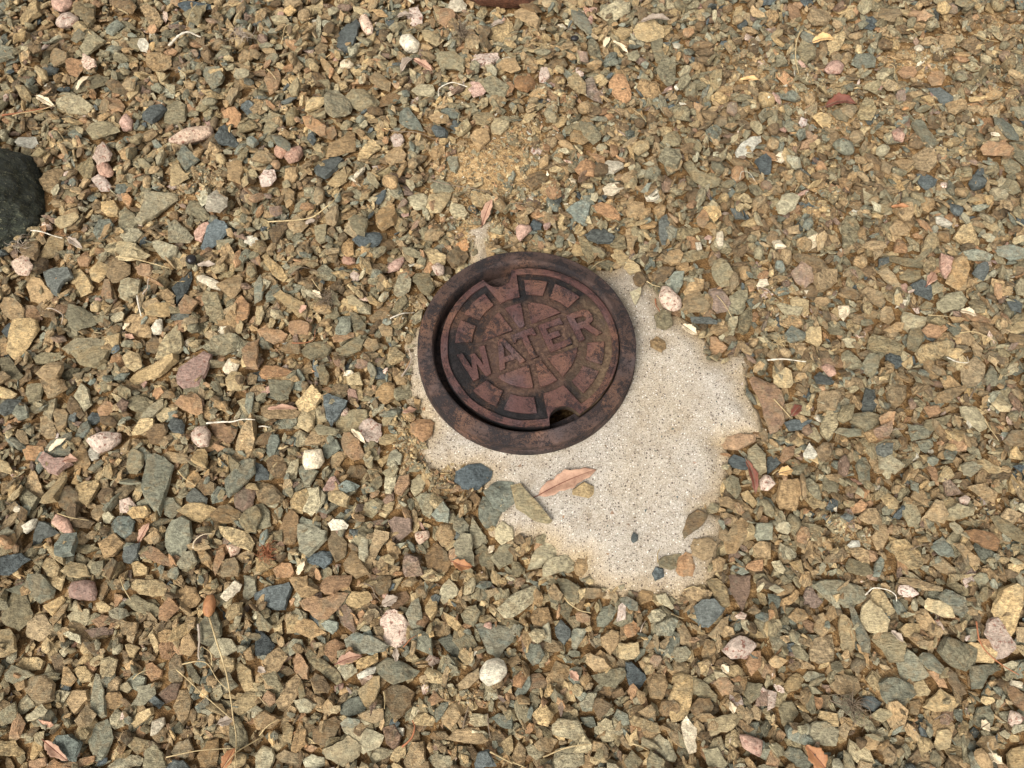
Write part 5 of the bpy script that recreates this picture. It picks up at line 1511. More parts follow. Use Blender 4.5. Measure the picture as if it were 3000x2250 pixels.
for i in order:
    c, pts, A, cx, cy = heroes[i]
    zc = .024
    on_patch = False
    for it in range(2):
        poly = [at(x, y, zc) for x, y in pts]
        mx = sum(p[0] for p in poly) / len(poly); my = sum(p[1] for p in poly) / len(poly)
        if not it:
            ii, jj = int((mx - X0) / CELL), int((my - Y0) / CELL)
            if 0 <= ii < NX and 0 <= jj < NY: zc = float(np.median(H[max(ii - 4, 0):ii + 5, max(jj - 4, 0):jj + 5])) + .004; on_patch = SD[ii, jj] < -.005
    loc = [(p[0] - mx, p[1] - my) for p in poly]
    P = np.array(loc); cv = np.linalg.eigh(np.cov(P.T))[0]
    wmin = 2.0 * math.sqrt(max(1e-8, cv[0])) * 1.25; wmax = 2.4 * math.sqrt(cv[1])
    lump = c in 'pPw' and rng.random() < .45
    T = min(.024, max(.005, wmin * (rng.uniform(.55, .75) if lump else rng.uniform(.2, .4))))
    if c == 'r': T = .03
    grow = 1.09
    big = i in top300
    bev = max(.0008, min(.0022, wmin * (.075 if lump else .05)))
    gp = [(x * grow, y * grow) for x, y in loc]
    if lump: bm, pl = rock_bmesh(slab_points(ragged(gp, rng, wmax * .3, wmax * .02), T, rng, True), bev, rng, 2 if big else 1, bev * .6)
    else: bm, pl = slab_bmesh(gp, T, rng, wmax * .17, wmax * .013, 2 if big else 1)
    sl = slope(mx, my, wmax * .5)
    fo = .25
    ax_ = math.atan(max(-.5, min(.5, sl[0]))) * fo + rng.gauss(0, .05); ay_ = math.atan(max(-.5, min(.5, sl[1]))) * fo + rng.gauss(0, .05)
    R3 = np.array(Matrix.Rotation(-ax_, 3, 'Y') @ Matrix.Rotation(ay_, 3, 'X'))
    pw = np.concatenate([pl[:, :3] @ R3.T, pl[:, 3:]], 1)
    LAYR[0] = wmax * 1.5 + .01
    z = lay(pw, mx, my, 72)
    if z is None: bm.free(); continue
    # lower half of the stone counts as covered ground
    ri = int((wmax + .01) / CELL); ii, jj = int((mx - X0) / CELL), int((my - Y0) / CELL)
    a0, a1, b0, b1 = max(ii - ri, 0), min(ii + ri, NX), max(jj - ri, 0), min(jj + ri, NY)
    if a1 > a0 and b1 > b0:
        HEROMASK[a0:a1, b0:b1] |= sdf([(x + mx, y + my) for x, y in loc], GX[a0:a1, b0:b1], GY[a0:a1, b0:b1]) < 0
    col, tr = stone_colour(c, rng), trait_for(c, rng)
    if lump: tr = (0.0, tr[1], tr[2])
    if big:
        me = bpy.data.meshes.new('gravel_stone'); bm.to_mesh(me); me.set_sharp_from_angle(angle=R_(38))
        V = np.empty(len(me.vertices) * 3, 'f'); me.vertices.foreach_get('co', V)
        set_attrs(me, V.reshape(-1, 3), col, nr.uniform(0, 40, 3), tr)
        o = link('gravel_stone', me, M_ROCK); o.matrix_world = Matrix.Translation((mx, my, z)) @ Matrix(R3.tolist()).to_4x4()
        singles.append((o, c, pts, A, cx, cy, wmax / max(wmin, 1e-5), lump))
    else:
        rest.add((*bm_arrays(bm), None), R3, (1, 1, 1), (mx, my, z), col, tr)
    bm.free()
# ------------------------------------------------------------ gravel that fills in between them
def lowest(rad, tries, cond):
    best = None
    for _ in range(tries):
        y = rng.uniform(-.14, 1.40); x = rng.uniform(-1, 1) * (.72 + max(y, 0) * .30)
        if not cond(x, y): continue
        i, j, k_ = int((x - X0) / CELL), int((y - Y0) / CELL), max(1, int(rad * .6 / CELL))
        hh = float(max(H[i, j], H[i - k_, j], H[i + k_, j], H[i, j - k_], H[i, j + k_]) + H[i, j])
        if best is None or hh < best[0]: best = (hh, x, y)
    return best
nfill = 0
def pick_class(x, y):
    w_ = list(CW_)
    if x > .22 and y > .1: w_[1] *= .6; w_[5] *= .7; w_[2] *= 1.3; w_[6] *= 2.2; w_[0] *= .9
    if y < .3: w_[1] *= 1.1; w_[0] *= 1.1
    return rng.choices(CL_, w_)[0]
for stage, (num, mu, sg, tries, lim) in enumerate(((2500, .0320, .24, 5, .05), (4600, .0235, .27, 9, .08), (6000, .0150, .28, 12, .18))):
    for k in range(num):
        L = max(.006, min(.042, rng.lognormvariate(math.log(mu), sg)))
        b = lowest(L, tries, lambda x, y: not on_conc(x, y) and not blocked(x, y, L * .5, lim) and rng.random() > bare(x, y) * (1.3 if stage < 2 else .8))
        if b: nfill += drop(fill, VAR if stage < 2 else LOW, b[1], b[2], L, pick_class(b[1], b[2]), rng.random() < (.10, .2, .12)[stage])
fill.V += rest.V; fill.T += [t + fill.n for t in rest.T]; fill.S += rest.S; fill.C += rest.C; fill.O += rest.O; fill.P += rest.P; fill.n += rest.n
tag(fill.build('gravel_filler', M_ROCK), kind='stuff')
# fine chips and grit in the gaps and on the bare spots
grit = Pile()
for k in range(10000):
    y = rng.uniform(-.1, 1.36); x = rng.uniform(-1, 1) * (.70 + max(y, 0) * .30)
    if on_conc(x, y) or blocked(x, y, .004, .3): continue
    bb = bare(x, y)
    if hat(x, y) > .020 + .010 * rng.random() and rng.random() > .25 + bb: continue
    L = min(.009, max(.0016, rng.lognormvariate(math.log(.0032 if bb < .3 else .0036), .45)))
    var = rng.choice(CHIP); M3 = Euler((rng.uniform(-.5, .5), rng.uniform(-.5, .5), rng.uniform(0, 6.28))).to_matrix()
    c = rng.choices(['t', 'y', 'o', 'b', 'l', 'w', 'g', 'P'], [.24, .26, .18, .12, .1, .03, .05, .02])[0]
    grit.add(var, M3, (L, L, L), (x, y, hat(x, y) + L * .12), stone_colour(c, rng), (0, 0, rng.random()))
for bpx, bpy_, rx, ry, am in BARE:
    for k in range(int(600 * am)):
        x, y = at(bpx + rng.gauss(0, rx * .6), bpy_ + rng.gauss(0, ry * .6), .015)
        if on_conc(x, y) or blocked(x, y, .004, .3): continue
        L = min(.013, max(.0016, rng.lognormvariate(math.log(.0048), .5)))
        c = rng.choices(['t', 'y', 'o', 'b', 'l', 'w', 'g'], [.28, .30, .12, .08, .14, .05, .08])[0]
        grit.add(rng.choice(CHIP), Euler((rng.uniform(-.5, .5), rng.uniform(-.5, .5), rng.uniform(0, 6.28))).to_matrix(), (L, L, L), (x, y, hat(x, y) + L * .12), stone_colour(c, rng), (0, 0, rng.random()))
# loose sand grains scattered on the concrete
for k in range(3200):
    x, y = rng.uniform(CX0, CX1), rng.uniform(CY0, CY1)
    i, j = int((x - X0) / CELL), int((y - Y0) / CELL)
    if not (SD[i, j] < 0) or RD[i, j] < RR * 1.01: continue
    edge = max(0, 1 + SD[i, j] / .035) ** 1.3
    if rng.random() > .12 + .9 * edge: continue
    L = rng.uniform(.0010, .0026) * (1 + 1.2 * edge * rng.random())
    c = rng.choices(['t', 'y', 'u', 'b', 'l', 'w', 'm'], [.2, .2, .1, .14, .2, .14, .06])[0]
    grit.add(rng.choice(CHIP), Euler((rng.uniform(-.5, .5), rng.uniform(-.5, .5), rng.uniform(0, 6.28))).to_matrix(), (L, L, L * .7), (x, y, hat(x, y) + L * .05), stone_colour(c, rng), (0, 0, rng.random()))
for px, py, L, c in ((1793,1500,.009,'m'),(1837,1538,.008,'m'),(1860,1517,.006,'b'),(1890,1495,.006,'u'),(1940,1280,.004,'u'),(1970,1256,.005,'u'),(2035,1354,.006,'p'),(1775,1308,.005,'b'),
                     (1820,1345,.004,'b'),(1837,1410,.006,'m'),(1985,1457,.005,'u'),(2100,1176,.004,'u'),(1920,1320,.005,'G'),(2115,1243,.005,'u'),(1923,1452,.005,'b'),(1522,1363,.008,'m'),(1780,1540,.004,'u'),(1995,1344,.004,'G'),(1780,1625,.005,'o'),(1650,1512,.005,'o')):
    x, y = at(px, py, ZC)
    grit.add(rng.choice(CHIP), Euler((0, 0, rng.uniform(0, 6.28))).to_matrix(), (L, L, L * .35), (x, y, hat(x, y) + .0002), stone_colour(c, rng), (0, 0, -1))
tag(grit.build('gravel_grit', M_ROCK), kind='stuff')
# ------------------------------------------------------------ leaves, twigs, stalks
def dry_material(name, c1, c2, rough=.7, sc=60):
    s = NT(name); p = s.n('TexCoord').outputs['Object']
    n1, n2 = s.noise(p, sc, 5, .6, .5), s.noise(p, sc * 8, 3, .6)
    c = s.ramp(s.math('ADD', s.math('MULTIPLY', n1, .75), s.math('MULTIPLY', n2, .25)), [(0.36, lin(c1)), (0.62, lin(c2))])
    return s.out(c, rough, s.bump(s.math('ADD', n1, n2), .0006, .6), .3)
DM = {'straw': dry_material('dry_straw', (140, 118, 82), (196, 174, 130)), 'bark': dry_material('grey_bark', (78, 66, 54), (132, 114, 92)),
      'bleach': dry_material('bleached_wood', (160, 148, 128), (226, 216, 196)), 'stem': dry_material('reddish_stem', (120, 72, 46), (160, 104, 70)),
      'pink': dry_material('pinkish_dry_leaf', (140, 106, 86), (180, 144, 118), .55), 'cream': dry_material('cream_dry_leaf', (180, 160, 128), (222, 204, 172), .6),
      'red': dry_material('dark_red_leaf', (88, 48, 38), (122, 74, 56), .5), 'orange': dry_material('rust_orange_leaf', (132, 88, 56), (168, 120, 80), .6),
      'grey': dry_material('grey_dry_leaf', (128, 112, 96), (176, 160, 142), .6), 'yellow': dry_material('yellow_dry_leaf', (180, 142, 92), (214, 178, 124), .55),
      'black': dry_material('black_seed', (20, 18, 18), (40, 36, 34), .25)}
def catmull(P, n=8):
    P = [np.array(p, float) for p in P]; Q = [2 * P[0] - P[1]] + P + [2 * P[-1] - P[-2]]; out = []
    for i in range(1, len(Q) - 2):
        for t in np.arange(0, 1, 1 / n):
            out.append(.5 * (2 * Q[i] + (Q[i + 1] - Q[i - 1]) * t + (2 * Q[i - 1] - 5 * Q[i] + 4 * Q[i + 1] - Q[i + 2]) * t * t + (3 * Q[i] - Q[i - 1] - 3 * Q[i + 1] + Q[i + 2]) * t ** 3))
    out.append(P[-1]); return out
def tube_mesh(name, paths, seg=6):
    V, Fc = [], []
    for path, rad in paths:
        b0 = len(V)
        for k, p in enumerate(path):
            t = np.array(path[min(k + 1, len(path) - 1)]) - np.array(path[max(k - 1, 0)]); t /= np.linalg.norm(t) + 1e-9
            u = np.cross(t, (0, 0, 1)); u /= np.linalg.norm(u) + 1e-9; v = np.cross(u, t)
            for j in range(seg):
                a = 2 * math.pi * j / seg; V.append(tuple(np.array(p) + (u * math.cos(a) + v * math.sin(a)) * rad[k]))
        for k in range(len(path) - 1):
            for j in range(seg): Fc.append((b0 + k * seg + j, b0 + k * seg + (j + 1) % seg, b0 + (k + 1) * seg + (j + 1) % seg, b0 + (k + 1) * seg + j))
        Fc.append(tuple(b0 + j for j in range(seg))[::-1]); Fc.append(tuple(b0 + (len(path) - 1) * seg + j for j in range(seg)))
    me = bpy.data.meshes.new(name); me.from_pydata(V, [], Fc); me.polygons.foreach_set('use_smooth', [True] * len(Fc)); me.update()
    return me
def hmax(x, y, rad):
    i, j, k = int((x - X0) / CELL), int((y - Y0) / CELL), max(1, int(rad / CELL))
    s = H[max(i - k, 0):i + k + 1, max(j - k, 0):j + k + 1]
    return float(s.max()) if s.size else .02
def ground_path(pts, lift, rad, sag=.6):
    P2 = catmull([at(x, y, .03) for x, y in pts], 9)
    z = np.array([hmax(p[0], p[1], .003) for p in P2]); n = len(z)
    zz = z.copy()
    for k in range(n): zz[k] = z[max(0, k - 3):k + 4].max()
    for _ in range(4): zz = np.convolve(np.pad(zz, 2, 'edge'), np.ones(5) / 5, 'valid')
    zz = np.maximum(zz, z - .001) if sag else zz
    zz = np.convolve(np.pad(zz, 1, 'edge'), np.ones(3) / 3, 'valid') + .0012
    L = np.linspace(0, 1, n)
    return [(p[0], p[1], float(q) + rad + lift * math.sin(math.pi * l)) for p, q, l in zip(P2, zz, L)]
PXM = .00050
def place(name, me, mat, label, cat, group=None):
    V = np.empty(len(me.vertices) * 3, 'f'); me.vertices.foreach_get('co', V); V = V.reshape(-1, 3); c = V.mean(0); c[2] = V[:, 2].min()
    me.vertices.foreach_set('co', (V - c).ravel()); me.update()
    o = link(name, me, mat); o.location = c.tolist(); return tag(o, label, cat, group)
def twig(name, mat, wpx, pts, label, cat='twig', lift=.002, taper=.45, knots=False):
    r0 = wpx * PXM / 2 * .78
    path = ground_path(pts, lift, r0)
    n = len(path); rad = [r0 * (1 - (1 - taper) * k / n) * (1 + (.22 * math.sin(k * 1.7 + len(pts)) if knots else .05 * math.sin(k))) for k in range(n)]
    return place(name, tube_mesh(name, [(path, rad)]), DM[mat], label, cat)
def leaf(mat, base, tip, wpx, curl, label, fold=.25, bend=0.0, lift=.002, name='dry_leaf'):
    a = np.array(at(*base, .03)); b = np.array(at(*tip, .03)); L = np.linalg.norm(b - a); u = (b - a) / L; v = np.array((-u[1], u[0])); W = wpx * PXM / 2
    nu, nv = 26, 8; bx_ = base[0] * .7; rib = []
    hs_ = [hmax(*(a + (b - a) * t), .004) for t in (.15, .5, .85)]
    za, zb = max(hs_[0], hs_[1] - .004), max(hs_[2], hs_[1] - .004)
    V, Fc = [], []
    for i in range(nu + 1):
        t = i / nu; ww = W * (math.sin(math.pi * min(1, t ** .85)) ** .75 if 0 < t < 1 else 0.02) + .0002
        ww *= 1 + .13 * math.sin(t * 17 + bx_) + .08 * math.sin(t * 41 + bx_ * 2)
        for j in range(nv + 1):
            s = 2 * j / nv - 1
            q = a + u * L * t + v * (s * ww + bend * L * math.sin(math.pi * t))
            ripple = .0012 * math.sin(t * 9 + s * 2) * abs(s)
            z = za + (zb - za) * t + lift + fold * abs(s) * ww * 1.2 + curl * L * (math.sin(math.pi * t) - .2) + ripple
            V.append((q[0], q[1], z))
            if j == nv // 2: rib.append((q[0], q[1], z + .0004))
    for i in range(nu):
        for j in range(nv): Fc.append((i * (nv + 1) + j, (i + 1) * (nv + 1) + j, (i + 1) * (nv + 1) + j + 1, i * (nv + 1) + j + 1))
    me = bpy.data.meshes.new(name); me.from_pydata(V, [], Fc); me.polygons.foreach_set('use_smooth', [True] * len(Fc)); me.update()
    o = place(name, me, DM[mat], label, 'leaf')
    md = o.modifiers.new('thickness', 'SOLIDIFY'); md.thickness = .0005
    if wpx >= 20:
        L0 = o.location; e = (a - u * L * .12); path = [(e[0], e[1], rib[0][2] - .001)] + rib
        rm = tube_mesh('midrib', [([(x - L0[0], y - L0[1], z - L0[2]) for x, y, z in path], [.0007 * (1 - .75 * i / len(path)) for i in range(len(path))])], 5)
        link('midrib', rm, DM['red' if mat in ('pink', 'orange') else 'bark'], o)
    return o
def tp(tx, ty, pts): return [(tx * 750 + x * 750 / 2210, ty * 563 + y * 563 / 1659) for x, y in pts]
TW = [  # tile column, tile row, material, width, points in that quarter of the photo, label, category
 (0,0,'bleach',13,[(1450,385),(1540,340),(1640,295),(1725,300)],'thick crooked bleached driftwood piece among the stones near the top left','stick'),
 (0,0,'straw',6,[(105,998),(250,950),(470,868)],'pale split stick slanting up near the left edge above the boulder','stick'),
 (0,0,'stem',9,[(0,975),(150,950),(400,885)],'brown stick running off the left edge just above the boulder','stick'),
 (0,0,'straw',3,[(135,178),(195,235),(205,345)],'short curved pale straw near the top left corner','straw'),
 (0,0,'straw',3,[(168,462),(190,555),(285,560)],'hook shaped straw lying beside a green grey stone at the left edge','straw'),
 (0,0,'straw',3,[(1540,600),(1600,650),(1570,740),(1500,760)],'thin straw loop shaped like a C near the top left','straw'),
 (0,0,'straw',3,[(530,900),(590,985),(655,1000)],'thin straw across a broad buff stone above the boulder','straw'),
 (0,0,'straw',5,[(1600,205),(1650,110),(1692,18)],'short pale straw pair leaning near the top edge','straw'),
 (0,0,'straw',3,[(415,1270),(425,1180),(500,1140),(560,1215)],'fine wiry loop beside the upper right of the boulder','straw'),
 (1,0,'bleach',6,[(1572,780),(1578,712),(1668,668),(1750,700),(1825,716)],'bent bleached rootlet with a right angle crook above the bare soil','twig'),
 (1,0,'bark',5,[(1130,1068),(1320,1130),(1560,1202)],'straight dark twig left of the bare soil spot','twig'),
 (1,0,'bark',5,[(1490,1520),(1700,1580),(1990,1655)],'long dark twig crossing the bare soil above the iron ring','twig'),
 (1,0,'straw',4,[(448,82),(500,66),(570,62)],'small straw near the top edge left of the dark block','straw'),
 (1,0,'straw',4,[(200,332),(250,285),(322,255)],'slanting straw bit in the upper left gravel','straw'),
 (1,0,'straw',5,[(78,555),(120,600),(158,645)],'short stiff straw over olive stones, upper left','straw'),
 (1,0,'straw',4,[(415,1370),(440,1325),(530,1300)],'curved straw beside the pair of pink stones','straw'),
 (2,0,'straw',4,[(1050,902),(1100,980),(1160,1052)],'thin straight straw lying in the upper middle gravel','straw'),
 (2,0,'bark',4,[(815,820),(870,900),(940,960),(930,1060)],'crooked brown twig in the upper middle gravel','twig'),
 (2,0,'bleach',3,[(1970,1540),(1985,1480),(2060,1480),(2110,1545)],'small pale arc of stem right of the white pointed stone','straw'),
 (2,0,'straw',4,[(120,920),(190,900),(270,858)],'short straw below the rusty orange flat stone, top middle','straw'),
 (3,0,'straw',8,[(295,235),(262,310),(240,400),(242,500),(280,600)],'thick pale bent stalk beside the folded tan leaf','stalk'),
 (3,0,'straw',9,[(1200,255),(1270,245),(1338,238)],'stubby cut straw near the upper right corner','straw'),
 (3,0,'straw',5,[(1800,265),(1900,300),(2032,300)],'straight straw right of the stubby cut one, upper right corner','straw'),
 (3,0,'straw',4,[(1062,525),(1095,580),(1100,645)],'curved straw touching the pink oval stone on the upper right','straw'),
 (3,0,'bark',4,[(1640,605),(1700,630),(1755,665)],'short brown twig near the right end of the upper gravel','twig'),
 (0,1,'bleach',7,[(262,325),(380,335),(500,352)],'white bleached stick pointing right from under the boulder','stick'),
 (0,1,'straw',6,[(1000,548),(1200,578),(1450,635)],'long jointed straw lying across broad buff stones below the boulder','straw'),
 (0,1,'grey',6,[(1215,862),(1260,815),(1312,772)],'grey peeled stick near the left middle','stick'),
 (0,1,'bleach',8,[(1165,870),(1180,960),(1198,1045)],'upright pointed sliver of pale bark, left middle','stick'),
 (0,1,'grey',5,[(392,990),(450,1000),(530,1050),(500,1110)],'curling grey root fibres beside a yellow orange stone','root'),
 (0,1,'bark',4,[(215,470),(225,390),(250,300)],'dark twig rising against the lower edge of the boulder','twig'),
 (1,1,'straw',6,[(85,222),(380,215),(550,172),(670,90),(730,-5),(745,-40)],'long curved grass stalk with a bud sweeping above the ring on the left','stalk'),
 (1,1,'bark',4,[(282,730),(400,662),(570,640)],'thin curved twig left of the iron ring','twig'),
 (1,1,'bleach',6,[(1160,1100),(1260,1060),(1362,1010)],'pale straight stick pointing at the left rim of the ring','stick'),
 (1,1,'grey',8,[(1250,1565),(1310,1480),(1335,1400),(1310,1325)],'dark grey curved stem beside the concrete left of the ring','stem'),
 (1,1,'stem',5,[(300,1280),(400,1280),(480,1240),(495,1150)],'reddish curved stem in the gravel left of the ring','stem'),
 (1,1,'straw',4,[(470,720),(520,800),(550,830)],'short slanting straw left of the ring beside brown stones','straw'),
 (2,1,'straw',5,[(1170,745),(1220,775),(1285,808)],'short straw above the white stone at the concrete edge','straw'),
 (2,1,'stem',6,[(1250,880),(1255,960),(1275,1022)],'short curved stem tucked against the left side of the white stone','stem'),
 (2,1,'straw',4,[(1780,860),(1850,950),(1920,1055)],'thin straw over a mauve brown stone right of the concrete','straw'),
 (2,1,'straw',4,[(685,630),(750,580),(812,540)],'small straw at the upper right rim of the iron ring','straw'),
 (2,1,'bark',4,[(30,75),(120,100),(210,130)],'dark twig end just above the pink triangular stone','twig'),
 (3,1,'bleach',7,[(0,1442),(160,1442),(340,1447)],'straight whitish twig right of the concrete patch','twig'),
 (3,1,'straw',5,[(1660,1210),(1800,1212),(2000,1262)],'pale thin stalk near the right edge, middle height','stalk'),
 (3,1,'bleach',4,[(1570,1400),(1650,1450),(1740,1458),(1735,1400)],'white wire thin loop near the right edge, middle height','straw'),
 (3,1,'straw',4,[(1400,1040),(1520,1055),(1640,1052)],'thin straw under olive slabs on the right','straw'),
 (0,2,'bleach',8,[(1768,322),(1900,300),(2040,310),(2215,322)],'knobbly white twig beside the leaf with the orange stone, left middle','twig'),
 (0,2,'straw',4,[(490,1110),(600,1145),(735,1155)],'straw lying over a brown slab, lower left','straw'),
 (0,2,'straw',5,[(1520,730),(1580,800),(1670,860)],'curved straw right of the large grey green blade of rock','straw'),
 (0,2,'cream',5,[(1660,1410),(1665,1350),(1740,1290),(1815,1275)],'curling tendril below the large grey green kite shaped stone','tendril'),
 (0,2,'straw',4,[(1020,330),(1080,360),(1130,410)],'tiny straw among stones below the pink speckled group','straw'),
 (1,2,'bleach',6,[(0,330),(50,335),(95,340)],'bleached stick end left of the brown layered stone, left of the ring','stick'),
 (2,2,'bleach',3,[(345,860),(385,795),(450,750),(580,728)],'thin white thread curving behind the pink leaf on the concrete','thread'),
 (2,2,'bleach',3,[(590,705),(700,675),(840,655)],'white hair thin fibre on the concrete to the upper right of the leaf','thread'),
 (2,2,'straw',4,[(1265,1530),(1262,1460),(1290,1400)],'fine upright straw at the lower right edge of the concrete','straw'),
 (3,2,'straw',5,[(62,108),(130,190),(212,272)],'pale needle lying over the big mauve slab right of the concrete','straw'),
 (3,2,'bark',8,[(1765,110),(1790,60),(1832,0)],'dark fuzzy twig near the right edge','twig'),
 (3,2,'straw',4,[(1915,260),(1960,370),(2030,465)],'long straw beside a pale green slab near the right edge','straw'),
 (3,2,'straw',5,[(70,742),(120,708),(205,712)],'bent straw at the dark blue grey stone by the concrete','straw'),
 (3,2,'straw',5,[(500,1190),(535,1140),(552,1078)],'short curved straw above a yellow pebble, lower right','straw'),
 (3,2,'grey',4,[(1105,362),(1150,345),(1225,343)],'thin grey stem between a buff slab and green stones, right','stem'),
 (3,2,'bark',4,[(1255,1415),(1320,1385),(1395,1370)],'dark thin twig over the round yellow brown stone, lower right','twig'),
 (0,3,'straw',6,[(1780,335),(1860,560),(1940,830),(1985,1100),(2000,1250),(2045,1480),(2038,1680)],'tallest dry grass stalk rising from the bottom edge, lower left','stalk'),
 (0,3,'straw',4,[(1475,790),(1700,975),(1880,1130),(2000,1250)],'side stalk slanting down right to join the tall grass stalk','stalk'),
 (0,3,'straw',4,[(1530,745),(1700,728),(1790,760),(1880,900),(1965,990)],'crooked side stalk above the slanting one, lower left','stalk'),
 (0,3,'straw',4,[(1795,755),(1812,660),(1730,600)],'short hooked branch above the crooked side stalk','stalk'),
 (0,3,'straw',4,[(1400,1560),(1700,1502),(2035,1478)],'nearly level stalk near the bottom edge, lower left','stalk'),
 (0,3,'straw',4,[(2215,1390),(2060,1520),(1940,1655)],'stalk crossing the bottom edge to the right of the tall one','stalk'),
 (0,3,'straw',5,[(1000,-10),(1045,90),(1092,190)],'straw left of the olive ridge stone, lower left','straw'),
 (0,3,'straw',4,[(1095,875),(1170,820),(1252,785)],'straw pointing at the orange lumpy stone, lower left','straw'),
 (0,3,'grey',9,[(1685,400),(1700,530),(1690,640),(1700,710)],'strip of flaking grey bark standing between stones, lower left','bark'),
 (1,3,'straw',5,[(0,1370),(90,1290),(188,1228)],'straw across a brown slab near the bottom edge','straw'),
 (1,3,'straw',5,[(1088,985),(1105,1060),(1105,1142)],'upright straw left of a big brown knob of rock, bottom middle','straw'),
 (1,3,'stem',7,[(1250,1470),(1340,1390),(1370,1300),(1345,1240)],'brown curved rootlet below the yellow lump, bottom middle','root'),
 (1,3,'bark',6,[(1782,1310),(1800,1220),(1832,1118)],'grey brown stick standing up, bottom middle','stick'),
 (1,3,'bark',5,[(1998,1180),(2005,1290),(2022,1400)],'grey upright twig right of another stick, bottom middle','twig'),
 (1,3,'straw',6,[(2022,1512),(2110,1560),(2215,1615)],'yellow straw at the bottom edge in the middle','straw'),
 (1,3,'stem',4,[(1260,600),(1320,550),(1385,505)],'reddish thin twig touching the big speckled pink white stone','twig'),
 (1,3,'bark',5,[(920,45),(990,80),(1020,150),(1060,195)],'dark curling stem above the speckled pink white stone','stem'),
 (2,3,'straw',6,[(450,180),(500,230),(580,275),(692,300)],'pale straw just below the lower tip of the concrete','straw'),
 (2,3,'straw',5,[(272,1560),(480,1475),(690,1445)],'long curved straw near the bottom edge right of middle','straw'),
 (2,3,'straw',5,[(0,1602),(60,1625),(130,1659)],'straw touching the bottom edge right of middle','straw'),
 (2,3,'straw',5,[(1032,1440),(1110,1465),(1192,1502)],'short straight straw near the bottom, right of middle','straw'),
 (2,3,'straw',5,[(1390,310),(1440,335),(1502,350)],'short straw left of the dark blue grey rounded stone','straw'),
 (2,3,'straw',4,[(1500,100),(1580,80),(1680,122)],'arched straw over an oval tan stone below the concrete','straw'),
 (2,3,'grey',4,[(1118,470),(1130,420),(1162,370)],'thin grey stem bit below the concrete tip','stem'),
 (3,3,'bleach',5,[(870,145),(950,82),(1060,105),(1118,150),(1132,205)],'white arched stem over the twin tan stones, lower right','stem'),
 (3,3,'stem',6,[(1822,380),(1850,530),(1950,665),(2080,765),(2215,842)],'long reddish brown stem reaching to the right edge','stem'),
 (3,3,'cream',6,[(1925,1432),(1895,1500),(1920,1570),(1992,1600)],'curled pale tendril in the lower right corner','tendril'),
 (3,3,'bark',5,[(572,1062),(615,1085),(662,1108)],'small dark twig over brown litter, lower right','twig'),
 (3,3,'bark',5,[(1482,1232),(1565,1182),(1640,1240)],'forked dark twig below a tan wedge stone, lower right','twig'),
]
for c_, r_, m_, w_, p_, l_, k_ in TW:
    nm = {'stick': 'stick', 'twig': 'twig', 'straw': 'straw', 'stalk': 'grass_stalk', 'stem': 'dry_sprig', 'root': 'root_fibre', 'thread': 'plant_thread', 'tendril': 'tendril', 'bark': 'bark_strip'}[k_]
    twig(nm, m_, w_, tp(c_, r_, p_), l_, k_, lift=.006 if k_ == 'stalk' else .002, knots=m_ in ('bleach', 'bark'))
